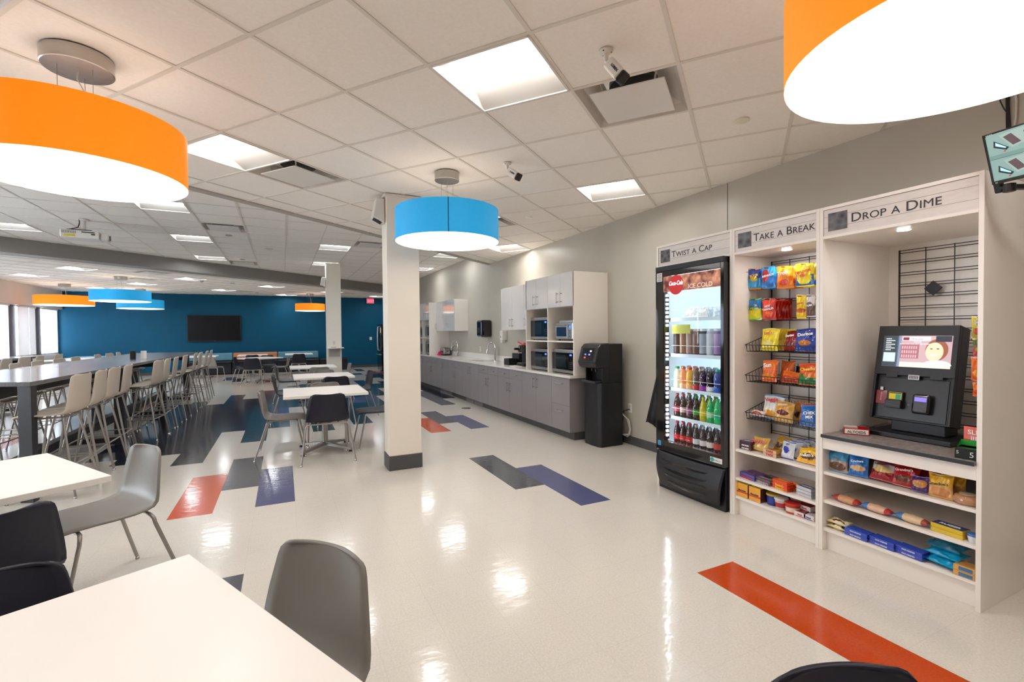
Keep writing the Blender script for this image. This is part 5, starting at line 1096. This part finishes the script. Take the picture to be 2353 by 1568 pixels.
text('lettering', 'SLIM\nJIM', .034, Matrix(((1, 0, 0, .005), (0, 0, -1, -.0312), (0, 1, 0, .115), (0, 0, 0, 1))), gmat('#f0ece4'), t, align='CENTER', bold=.001)
HR = 'bags hanging at the right edge of the kiosk bay'
for i, (zz, h_, c, lb) in enumerate(((1.385, .125, ('#d8b828', '#e4cc3c', '#a8a03c', '#b83c1c'), 'topmost yellow bag hanging at the right edge of the kiosk bay'), (1.295, .10, ('#b82c1c', '#5a6c2c', '#c03424', '#8c9c3c'), 'green and red bag hanging under the yellow one'),
                                     (1.165, .125, ('#e0641c', '#ec701c', '#e0601c', '#f0a02c'), 'orange bag hanging lower at the right edge'), (1.08, .08, ('#e0601c', '#f07c1c', '#e0601c', '#d04c14'), 'lowest orange bag hanging at the right edge'))):
    bag('snack_bag', lb, 3.30+.02*(i % 2), 1.158, zz, .072, h_, .024, c, HR, 'snack bag', txt='H' if i == 0 else None, tc='#14140c', ts=.04, tz=.62, seed=80+i)
    p = thing('display_peg', 'black peg at the right edge, %s from the top' % ORD[i], 'peg', (0, 0, 0), 0, 'black display pegs'); MB().cyl((3.27, 1.158, zz+h_-.008), (3.89, 1.158, zz+h_-.004), .003, n=6).build('wire', C_BLK, p)

# ---------------------------------------------------------------- payment kiosk
K = thing('payment_kiosk', 'black self checkout kiosk with a lit screen on the laminate counter', 'kiosk', (0, 0, 0)); KB = mat('kiosk_black', '#101016', .42, var=.04)
MB().box(3.40, 1.312, .7662, 3.70, 1.755, .797).build('base', KB, K, bevel=.006); MB().box(3.51, 1.38, .797, 3.66, 1.66, .885).build('neck', KB, K, bevel=.006)
KM = frame((3.455, 1.757, .872), (0, -1, 0), (.197, 0, .98)); W_, H_ = .418, .605
b = MB(KM); b.box(0, 0, -.13, W_, H_, -.026).build('back_shell', KB, K, bevel=.006)
b = MB(KM); b.box(0, .285, -.03, W_, H_, .0).box(0, 0, -.03, .016, .285, 0).box(W_-.016, 0, -.03, W_, .285, 0).box(.016, 0, -.03, W_-.016, .012, -.012).build('front_shell', KB, K, bevel=.004)
MB(KM).box(.03, .012, -.027, W_-.03, .27, -.022).build('lower_panel', mat('kiosk_panel', '#16161d', .35, var=.03), K, bevel=.002)
for x in (.070, .300): MB(KM).box(x, .272, -.001, x+.062, .305, .0012).build('speaker_grille', C_BLK, K, bevel=.001)
lg = MB(KM).box(.190, .262, -.001, .247, .292, .0015).build('badge', mat('badge_silver', '#b8b8bc', .4), K); b = MB(KM)
for i in range(6): b.box(.196+i*.008, .268, .0014, .200+i*.008, .287, .002)
b.build('badge_marks', C_BLK, lg)
MB(KM).cyl((.209, .585, 0), (.209, .585, .001), .004, n=12).build('camera', C_BLKG, K)
# screen picture
def em(name, c, e=.9): return mat('screen_'+name, c, .4, emit=e*.58)
sc = MB(KM).box(.036, .340, 0, .390, .540, .0015).build('screen', em('base', '#b49aa0'), K)
def sq(x0, y0, x1, y1, m, nm, zz=.002): return MB(KM).box(x0, y0, zz-.0004, x1, y1, zz).build(nm, m, sc)
def el(cx, cy, rx, ry, m, nm, zz=.0025, n=28, a0=0, a1=2*PI):
    b = MB(KM); vs = [(cx, cy, zz)]+[(cx+rx*math.cos(a0+(a1-a0)*i/n), cy+ry*math.sin(a0+(a1-a0)*i/n), zz) for i in range(n+1)]; b.add(vs, [(0, i+1, i+2) for i in range(n)]); return b.build(nm, m, sc)
sq(.036, .340, .120, .540, em('side', '#31404c', .7), 'side_bar'); sq(.112, .340, .134, .540, em('door', '#7c8aa4', .8), 'picture_edge')
sq(.134, .340, .390, .372, em('floor', '#e8d4c4', 1.), 'picture_foreground'); sq(.134, .395, .23, .49, em('bottles', '#9c6470', .8), 'picture_shelf')
b = MB(KM)
for r in range(3):
    for i in range(7): b.box(.140+i*.012, .40+r*.028, .0021, .147+i*.012, .418+r*.028, .0024)
b.build('picture_rows', em('rows', '#c8a0a8', .9), sc)
el(.318, .452, .056, .066, em('hair', '#8c5038', .8), 'picture_hair', .0024); el(.308, .440, .044, .058, em('skin', '#f0c0a4', 1.), 'picture_face', .0028); el(.325, .358, .07, .03, em('shirt', '#f4ecdc', 1.), 'picture_shoulder', .003, a0=0, a1=PI)
el(.306, .424, .019, .009, em('teeth', '#fff4f0', 1.), 'picture_smile', .0032, a0=PI, a1=2*PI); el(.292, .458, .007, .003, em('eye', '#3a2420', .6), 'picture_eye', .0032); el(.324, .459, .007, .003, em('eye', '#3a2420', .6), 'picture_eye', .0032)
sq(.140, .508, .285, .532, em('banner', '#e8e4ec', 1.), 'banner', .0034); sq(.143, .511, .175, .529, em('maroon', '#7c1c34', .8), 'banner_mark', .0038)
text('lettering', 'ShopSave', .016, KM @ Matrix.Translation((.186, .5145, .0038)), em('ink', '#2c2438', .5), sc, ext=.0002); text('lettering', 'WELCOME', .008, KM @ Matrix.Translation((.20, .497, .0034)), em('w', '#ffffff', 1.), sc, ext=.0002); text('lettering', 'PLEASE SCAN YOUR FIRST ITEM TO BEGIN', .0085, KM @ Matrix.Translation((.128, .484, .0034)), em('w', '#ffffff', 1.), sc, ext=.0002)
sq(.31, .503, .386, .538, em('inset', '#2c3040', .6), 'camera_inset', .0034); sq(.042, .37, .108, .43, em('tiles', '#b8ccd8', .9), 'side_tiles', .0024); b = MB(KM)
for i in range(7): b.box(.05, .445+i*.012, .0021, .05+.03+.02*(i % 2), .449+i*.012, .0024)
b.build('side_lines', em('w', '#ffffff', 1.), sc)
# card reader, key tag, terminal
r = MB(KM).box(.085, .075, -.022, .172, .125, .016).box(.085, .125, -.022, .172, .18, -.002).build('card_reader', C_BLK, K, bevel=.003); MB(KM).box(.098, .130, -.002, .166, .175, -.0005).build('instruction_label', mat('label_yellow', '#d8c41c', .5), r); MB(KM).box(.134, .132, -.0005, .162, .163, .0002).build('label_picture', mat('label_green', '#2c9c7c', .5), r); MB(KM).box(.100, .167, -.0005, .164, .173, .0002).build('label_bar', C_BLK, r)
MB(KM).box(.088, .092, .016, .168, .098, .0165).build('card_slot', C_BLKG, r)
r = MB(KM).box(.018, .095, -.020, .080, .182, -.016).build('key_tag', mat('tag_maroon', '#7c1820', .4, coat=.3), K, bevel=.002); text('lettering', 'USConnect', .012, KM @ Matrix.Translation((.044, .172, -.0158)) @ Matrix.Rotation(-PI/2, 4, 'Z'), C_WPL, r, ext=.0002); MB(KM).box(.040, .182, -.021, .058, .205, -.010).build('clip', C_STEEL, r, bevel=.002)
r = MB(KM).box(.228, .055, -.022, .318, .175, .018).build('card_terminal', C_BLKG, K, bevel=.014, seg=4); MB(KM).box(.240, .080, .018, .306, .160, .0192).build('display', mat('terminal_screen', '#1c1c24', .2, emit=.05), r); MB(KM).box(.243, .130, .0192, .303, .155, .0197).build('display_bar', mat('terminal_bar', '#6c5ce0', .3, emit=.9), r)
MB(KM).cyl((.200, .105, -.022), (.200, .105, -.0205), .009, n=18).build('lock', C_BLKG, K)

# ---------------------------------------------------------------- wall monitor
Mo = thing('wall_monitor', 'tilted flat monitor on a black wall arm showing camera views', 'monitor', (0, 0, 0))
TL = Vector((3.045, 1.070, 2.372)); BLp = Vector((3.125, 1.058, 2.142)); upm = (TL-BLp).normalized(); rm = Vector((-.16, -1, .0)); rm = (rm-upm*rm.dot(upm)).normalized()
MM = frame(BLp, rm, upm); hh = (TL-BLp).length; ww = .52
MB(MM).box(0, 0, -.03, ww, hh+.0, 0).build('case', C_BLKG, Mo, bevel=.003)
sc = MB(MM).box(.012, .016, 0, ww-.012, hh-.014, .0012).build('screen', mat('cctv', '#6f9490', .3, emit=.35), Mo)
def mq(pts, c, nm, zz=.0016, e=.5):
    b = MB(MM); b.add([(x, y, zz) for x, y in pts], [tuple(range(len(pts)))]); return b.build(nm, mat('cctv_'+c, c, .4, emit=e*.65), sc)
for ox, oy, s_ in ((0.0, .118, 1.), (0., .0, 1.05), (.25, .118, 1.), (.25, .0, 1.05)):
    mq([(ox+.015, oy+.018), (ox+.245, oy+.018), (ox+.245, oy+.118), (ox+.015, oy+.118)], '#86a8a4', 'view_floor'); mq([(ox+.10, oy+.035), (ox+.20, oy+.06), (ox+.19, oy+.115), (ox+.06, oy+.105)], '#9ab4b0', 'view_cabinet', .0018)
    mq([(ox+.105, oy+.045), (ox+.135, oy+.052), (ox+.105, oy+.10), (ox+.075, oy+.092)], '#5a4a50', 'view_snacks', .002); mq([(ox+.15, oy+.06), (ox+.19, oy+.068), (ox+.18, oy+.10), (ox+.148, oy+.095)], '#1c2c3c', 'view_kiosk', .002)
    mq([(ox+.035, oy+.055), (ox+.08, oy+.03), (ox+.09, oy+.04), (ox+.04, oy+.085)], '#1a2a38', 'view_cooler', .002); mq([(ox+.043, oy+.06), (ox+.077, oy+.04), (ox+.081, oy+.044), (ox+.045, oy+.076)], '#a8d8e0', 'view_glass', .0022, .8); mq([(ox+.07, oy+.024), (ox+.076, oy+.024), (ox+.076, oy+.03), (ox+.07, oy+.03)], '#d02020', 'view_mark', .0022)
b = MB(MM); b.box(.012, .1175, .0018, ww-.012, .1185, .0024); b.build('view_divider', C_BLK, sc)
text('lettering', 'HDMI', .010, MM @ Matrix.Translation((.014, hh-.0115, .0004)), C_WPL, Mo, ext=.0002); text('lettering', 'SII', .010, MM @ Matrix.Translation((.014, .004, .0004)), C_WPL, Mo, ext=.0002)
MB(MM).box(.0, -.045, -.035, .03, .01, -.004).build('bracket', C_BLK, Mo, bevel=.006)
cc = BLp+rm*.055+Vector((.03, 0, -.02)); MB().cyl(cc+Vector((0, 0, -.022)), cc+Vector((0, 0, .016)), .024, n=24).build('pivot', C_BLK, Mo, bevel=.003); MB().bar(cc+Vector((0, 0, .0)), (3.60, .80, 2.13), .03, .022).bar((3.60, .80, 2.13), (3.955, .72, 2.15), .03, .022).bar(BLp+Vector((.02, -.02, -.02)), cc, .03, .02).build('arm', C_BLK, Mo, bevel=.003)
MB().box(3.952, .66, 2.05, 3.9695, .78, 2.25).build('wall_plate', C_BLK, Mo, bevel=.003)
t = thing('cable_bundle', 'black and white cables running down the wall behind the monitor', 'cables', (0, 0, 0))
b = MB()
for k in range(3): b.tube([(3.962, 1.268+.006*k, 2.899), (3.958, 1.27+.004*k, 2.80), (3.962, 1.262+.007*k, 2.62), (3.95, 1.25+.005*k, 2.40), (3.90, 1.20, 2.25)], .005, 6)
b.tube([(3.962, 1.30, 2.899), (3.95, 1.305, 2.83), (3.955, 1.29, 2.78), (3.958, 1.272, 2.74)], .0035, 6); b.build('black_cable', C_BLK, t, smooth=60)
MB().tube([(3.962, 1.245, 2.899), (3.96, 1.236, 2.80), (3.962, 1.238, 2.70), (3.95, 1.25, 2.58), (3.94, 1.24, 2.45)], .0055, 6).build('white_cable', C_WPL, t, smooth=60)
MB().bar((3.86, 1.17, UZ+.004), (3.955, 1.24, UZ+.006), .01, .008).build('black_plug', C_BLK, t)
# ================================================================ DRINKS COOLER
F_ = thing('drinks_cooler', 'black glass door drinks cooler with lit shelves in the left surround', 'drinks cooler', (0, 0, 0))
ya, yb, xd, xbk, zt0, zt1 = 3.345, 2.595, 3.10, 3.90, .36, 1.985      # left, right, door plane
MB().box(xd+.055, yb, .03, xbk, yb+.03, zt1-.01).box(xd+.055, ya-.03, .03, xbk, ya, zt1-.01).box(xd+.055, yb+.03, zt1-.05, xbk, ya-.03, zt1-.01).box(xbk-.03, yb+.03, .36, xbk, ya-.03, zt1-.05).box(xd+.06, yb+.03, .03, xbk, ya-.03, .40).build('cabinet', C_BLK, F_, bevel=.002)
# inside lining
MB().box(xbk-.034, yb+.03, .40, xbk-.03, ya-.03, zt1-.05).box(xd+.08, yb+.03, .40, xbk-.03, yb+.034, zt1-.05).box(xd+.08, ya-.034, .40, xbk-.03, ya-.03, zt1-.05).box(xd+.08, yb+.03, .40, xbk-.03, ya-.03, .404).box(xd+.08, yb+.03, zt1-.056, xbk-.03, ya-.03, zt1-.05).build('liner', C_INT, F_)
gy0, gy1, gz0, gz1 = 2.628, 3.245, .448, 1.935
D = MB().box(xd, yb, zt0, xd+.05, gy0, zt1).box(xd, gy1, zt0, xd+.05, ya, zt1).box(xd, gy0, zt0, xd+.05, gy1, gz0).box(xd, gy0, gz1, xd+.05, gy1, zt1).build('door', C_BLKG, F_, bevel=.003)
MB().box(xd+.004, gy0, gz0, xd+.007, gy1, gz1).build('glass', GLASS, D)
MB().box(xd-.002, 2.60, 1.985, xd+.3, 3.345, 2.03).build('top_trim', C_BLK, F_, bevel=.003)
# printed header inside the glass
hm = bpy.data.materials.new('header_print'); hm.use_nodes = True; nt = hm.node_tree; bb = nt.nodes['Principled BSDF']; n_ = nt.nodes.new('ShaderNodeTexNoise'); n_.inputs['Scale'].default_value = 14; r_amp = nt.nodes.new('ShaderNodeValToRGB')
r_amp.color_ramp.elements[0].color = (*lin('#5a1c1c'), 1); r_amp.color_ramp.elements[0].position = .4; r_amp.color_ramp.elements[1].color = (*lin('#c88c6c'), 1); r_amp.color_ramp.elements[1].position = .7
tc_ = nt.nodes.new('ShaderNodeTexCoord'); nt.links.new(tc_.outputs['Object'], n_.inputs['Vector']); nt.links.new(n_.outputs['Fac'], r_amp.inputs[0]); nt.links.new(r_amp.outputs[0], bb.inputs['Base Color']); nt.links.new(r_amp.outputs[0], bb.inputs['Emission Color']); bb.inputs['Emission Strength'].default_value = .35
hp = MB().box(xd+.0005, gy0, 1.795, xd+.003, gy1+.02, gz1-.002).build('header_panel', hm, D)
RED = mat('cola_red', '#b41c20', .35, emit=.25, ecol=(.6, .02, .02)); HW = mat('header_white', '#ffffff', .4, emit=.8)
MB().cyl((xd-.0005, 3.095, 1.850), (xd+.0005, 3.095, 1.850), .086, n=48).build('round_logo', RED, hp)
text('lettering', 'Coca-Cola', .052, frame((xd-.0012, 3.180, 1.848), (0, -1, 0), (0, 0, 1)), HW, hp, ext=.0003, shear=.35, sx=.72, bold=.0008); text('lettering', 'ICE COLD', .052, frame((xd-.0002, 2.960, 1.806), (0, -1, 0), (0, 0, 1)), mat('header_pale', '#d8c0b4', .4, emit=.5), hp, ext=.0003, sx=1.1)
MB().box(xd-.0012, 3.262, 1.895, xd, 3.328, 1.972).build('paper_label', C_WPL, D); b = MB()
for i in range(5): b.box(xd-.0016, 3.27, 1.905+i*.013, xd-.0012, 3.32-.01*(i % 2), 1.909+i*.013)
b.build('label_print', C_BLK, D)
MB().box(xd-.001, 3.282, .395, xd, 3.322, .440).build('energy_label', mat('energy_blue', '#3c8cc8', .4), D); MB().box(xd-.001, 2.612, .385, xd, 2.728, .425).build('maker_badge', C_WPL, D); MB().cyl((xd-.002, 2.708, .405), (xd-.001, 2.708, .405), .018, n=20).build('maker_emblem', mat('badge_green', '#2c9c9c', .4), D)
text('lettering', 'imbera', .022, frame((xd-.0014, 2.688, .398), (0, -1, 0), (0, 0, 1)), mat('badge_blue', '#2c4c9c', .4), D, ext=.0002)
# LED strip on the hinge side inside the door
for yy, nm in ((gy1-.012, 'a'), ):
    st_ = MB().box(xd+.052, yy+.01, .46, xd+.064, yy+.04, 1.78).build('led_strip', C_BLK, F_); b = MB()
    for i in range(34):
        if i in (8, 17, 25): continue
        z = .485+i*.0385; b.box(xd+.030, yy+.004, z, xd+.050, yy+.0115, z+.020).box(xd+.046, yy+.012, z, xd+.052, yy+.032, z+.020)
    b.build('led', C_LED, st_)
st_ = MB().box(xd+.058, gy0-.025, .46, xd+.070, gy0-.005, 1.78).build('led_strip', C_BLK, F_); MB().box(xd+.070, gy0-.023, .48, xd+.073, gy0-.008, 1.76).build('led', mat('led_soft', '#ffffff', .5, emit=LED, ecol=(.86, .94, 1)), st_)
st_ = MB().box(xd+.10, yb+.10, zt1-.066, xd+.13, ya-.10, zt1-.056).build('top_lamp', mat('led_soft', '#ffffff', .5), F_)
SHZ = [.404, .660, .920, 1.228, 1.550]
for z in SHZ[1:]:
    s = MB(); x0, x1 = xd+.095, xbk-.04
    s.tube([(x0, yb+.04, z-.004), (x0, ya-.04, z-.004)], .005, 6).tube([(x1, yb+.04, z-.004), (x1, ya-.04, z-.004)], .004, 6)
    for i in range(25): y = yb+.045+i*(ya-yb-.09)/24; s.tube([(x0, y, z-.002), (x1, y, z-.002)], .0018, 4)
    sh = s.build('shelf', mat('white_wire', '#e4ecf0', .35), F_); MB().box(x0-.008, yb+.038, z-.018, x0-.006, ya-.038, z+.012).build('price_rail', mat('clear_rail', '#c8dce8', .2, emit=.03, ecol=(.8, .93, 1)), sh)
    MB().tube([(x0-.004, yb+.038, z+.085), (x0-.004, ya-.038, z+.085)], .002, 5).build('front_rail', mat('white_wire', '#e4ecf0', .35), sh)
# bulged lower grille
g = MB(); zb, zg = .035, .352
def gf(u, v):
    y = ya-.002+(yb-ya+.004)*u; z = zb+(zg-zb)*v; bul = .05*math.sin(PI*min(1, max(0, v*.9+.08)))*(1-.35*(2*u-1)**2)
    taper = (.045*(1-v)**1.5); yy = y + (taper if u > .5 else -taper)*abs(2*u-1); return (xd+.02-bul, yy, z+.012*math.sin(PI*u)*-1)
g.grid(gf, 24, 16); g.build('lower_grille', mat('grille_black', '#17171d', .4, var=.05), F_, smooth=50, solid=.004)
for i in range(4):
    v0 = .80-i*.19; b = MB(); a0, a1 = .10+.03*i, .80
    def sf(u, v, v0=v0, a0=a0, a1=a1):
        p = Vector(gf(a0+(a1-a0)*u, v0-.09*v*math.sin(PI*min(1, max(.02, u)))**.4)); return (p.x-.0032, p.y, p.z)
    b.grid(sf, 20, 3); b.build('grille_slot', C_BLKG, F_, smooth=60); b = MB()
    b.tube([tuple(Vector(sf(j/16, 0))+Vector((-.001, 0, 0))) for j in range(17)], .0035, 6); b.build('louvre', mat('grille_black', '#17171d', .4), F_, smooth=60)
MB().box(xd+.03, yb+.01, .0, xd+.06, ya-.01, .36).build('base_front', C_BLK, F_); b = MB()
for y in (yb+.05, ya-.05):
    for x in (xd+.12, xbk-.08): b.cyl((x, y, 0), (x, y, .035), .02, n=12)
b.build('foot', C_BLK, F_)
# ---------------------------------------------------------------- bottles
def bottle(kind, cl, cc, cb, label, x, y, z, grp, s=1., lt=None):
    """cl liquid, cc cap, cb label band"""
    PF = {'soda': [(.024,0),(.031,.006),(.031,.05),(.0285,.075),(.031,.10),(.031,.125),(.022,.165),(.0125,.190),(.0125,.200)],
          'juice': [(.028,0),(.033,.006),(.033,.05),(.029,.07),(.033,.09),(.033,.13),(.027,.155),(.017,.175),(.017,.185)],
          'tall': [(.028,0),(.032,.006),(.032,.17),(.026,.20),(.016,.215),(.016,.222)], 'can': [(.028,0),(.032,.008),(.032,.20),(.028,.215),(.027,.217)]}[kind]
    H = PF[-1][1]*s; t = thing('drink_bottle' if kind != 'can' else 'drink_can', label, 'bottle' if kind != 'can' else 'can', (x, y, z), RZ, grp)
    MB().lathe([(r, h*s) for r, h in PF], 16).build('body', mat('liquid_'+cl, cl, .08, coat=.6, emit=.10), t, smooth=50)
    if cc: r = PF[-1][0]; MB().lathe([(r+.0025, H-.004), (r+.0025, H+.014), (r, H+.016), (.001, H+.016)], 14).build('cap', gmat(cc, .35), t, smooth=40)
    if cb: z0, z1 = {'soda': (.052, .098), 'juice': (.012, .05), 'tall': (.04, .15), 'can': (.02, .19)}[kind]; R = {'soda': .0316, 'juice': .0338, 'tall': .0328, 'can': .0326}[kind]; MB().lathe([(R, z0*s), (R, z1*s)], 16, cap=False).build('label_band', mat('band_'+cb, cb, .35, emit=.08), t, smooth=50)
    if lt: text('lettering', lt, .012, Matrix(((1, 0, 0, 0), (0, 0, -1, -.0335), (0, 1, 0, .068*s), (0, 0, 0, 1))), gmat('#ffffff'), t, ext=.0002, align='CENTER')
    return t
ROWS = [
 ('lowest cooler shelf', 'soda', SHZ[0], [('#2a1210', '#c01c20', '#c01c24', 'Coca-Cola'), ('#2a1210', '#c01c20', '#c01c24', 'Coca-Cola'), ('#2a1210', '#c01c20', '#c01c24', 'Coca-Cola'), ('#241412', '#a8b8c0', '#c8ccd0', None), ('#241412', '#a8b8c0', '#d0c8c8', None), ('#241412', '#a8b8c0', '#d4ccc8', None), ('#2c1814', '#30201c', '#c03030', None), ('#241412', '#30201c', '#dcd8c8', None)]),
 ('second cooler shelf from the bottom', 'soda', SHZ[1], [('#3a1c18', '#b81c24', '#b04058', None), ('#3a2018', '#b81c24', '#c8b0a8', None), ('#3c2420', '#2c7c54', '#8c4c7c', None), ('#281c10', '#1c9c4c', '#3c8c2c', None), ('#a8a414', '#e0cc1c', '#c8c01c', None), ('#1c9c54', '#1c8c4c', '#9cc8a8', None), ('#0ca85c', '#1cb868', '#1c9c6c', None), ('#a8d0d8', '#1c8cc0', '#d8e4ec', None)]),
 ('third cooler shelf from the bottom', 'juice', SHZ[2], [('#cfe8d8', '#1c9c50', '#d8ece0', None), ('#d88c5c', '#d8501c', '#e8b898', None), ('#d8a83c', '#d8502c', '#e0b078', None), ('#5c4c44', '#7c6860', '#b8302c', None), ('#241034', '#98a4b0', '#8c2c9c', None), ('#1c1020', '#8c98a4', '#dce0e8', None), ('#1c3a8c', '#1cb08c', '#2c5cc0', None), ('#b88868', '#2c7c5c', '#4c3c34', None)]),
 ('fourth cooler shelf from the bottom', 'can', SHZ[3], [('#2c2420', '#3c342c', '#443430', None), ('#7c5c48', '#c8c0b8', '#8c6c58', None), ('#7c6c64', '#c8c0b8', '#948078', None), ('#5c4640', '#c8c0b8', '#6c5048', None), ('#3c4450', '#d8e4ec', '#8c9cac', None), ('#a4b4c4', '#d8e4ec', '#b8c4cc', None), ('#4c3c64', '#c8d4e4', '#8c74a4', None), ('#9cb4d8', '#d8e4ec', '#6c94d8', None)])]
CW = {'#c01c20': 'red capped cola', '#a8b8c0': 'silver capped diet cola', '#30201c': 'dark capped cola'}
for rl, kd, z, items in ROWS:
    for i, (cl, cc, cb, lt) in enumerate(items):
        y = 3.215-i*.0745
        for j in range(3 if kd != 'can' else 2):
            lb = '%s on the %s, %s from the left%s' % ({'soda': 'soda bottle', 'juice': 'juice bottle', 'can': 'tall drink'}[kd], rl, ORD[i], ('', ', second back', ', third back')[j])
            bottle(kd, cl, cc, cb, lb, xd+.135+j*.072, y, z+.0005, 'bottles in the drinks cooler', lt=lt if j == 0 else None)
for i, (y, w_) in enumerate(((3.13, .14), (2.98, .12))):
    bag('sandwich_pack', 'white wrapped sandwich on the top cooler shelf, %s one' % ('left', 'right')[i], 3.28, y, SHZ[4], w_, .12, .06, ('#e8ece8', '#eef0ec', '#e4e4dc', '#f4f4f0'), 'wrapped sandwiches', 'sandwich', tilt=.7, seed=90+i)
for i in range(5):
    bag('snack_cup_pack', 'clear wrapped item at the right of the top cooler shelf, %s' % ORD[i], 3.27+.03*(i % 2), 2.88-i*.052, SHZ[4], .05, .095, .05, ('#d4e8f0', '#dceef4', '#cce0e8', '#e8f4f8'), 'clear wrapped items', 'wrapped food', tilt=.15, seed=95+i)
MB().box(xd+.080, 3.01, 1.42, xd+.081, 3.225, 1.50).build('yellow_note', mat('yellow_note', '#a8ac3c', .5, emit=.04), F_)
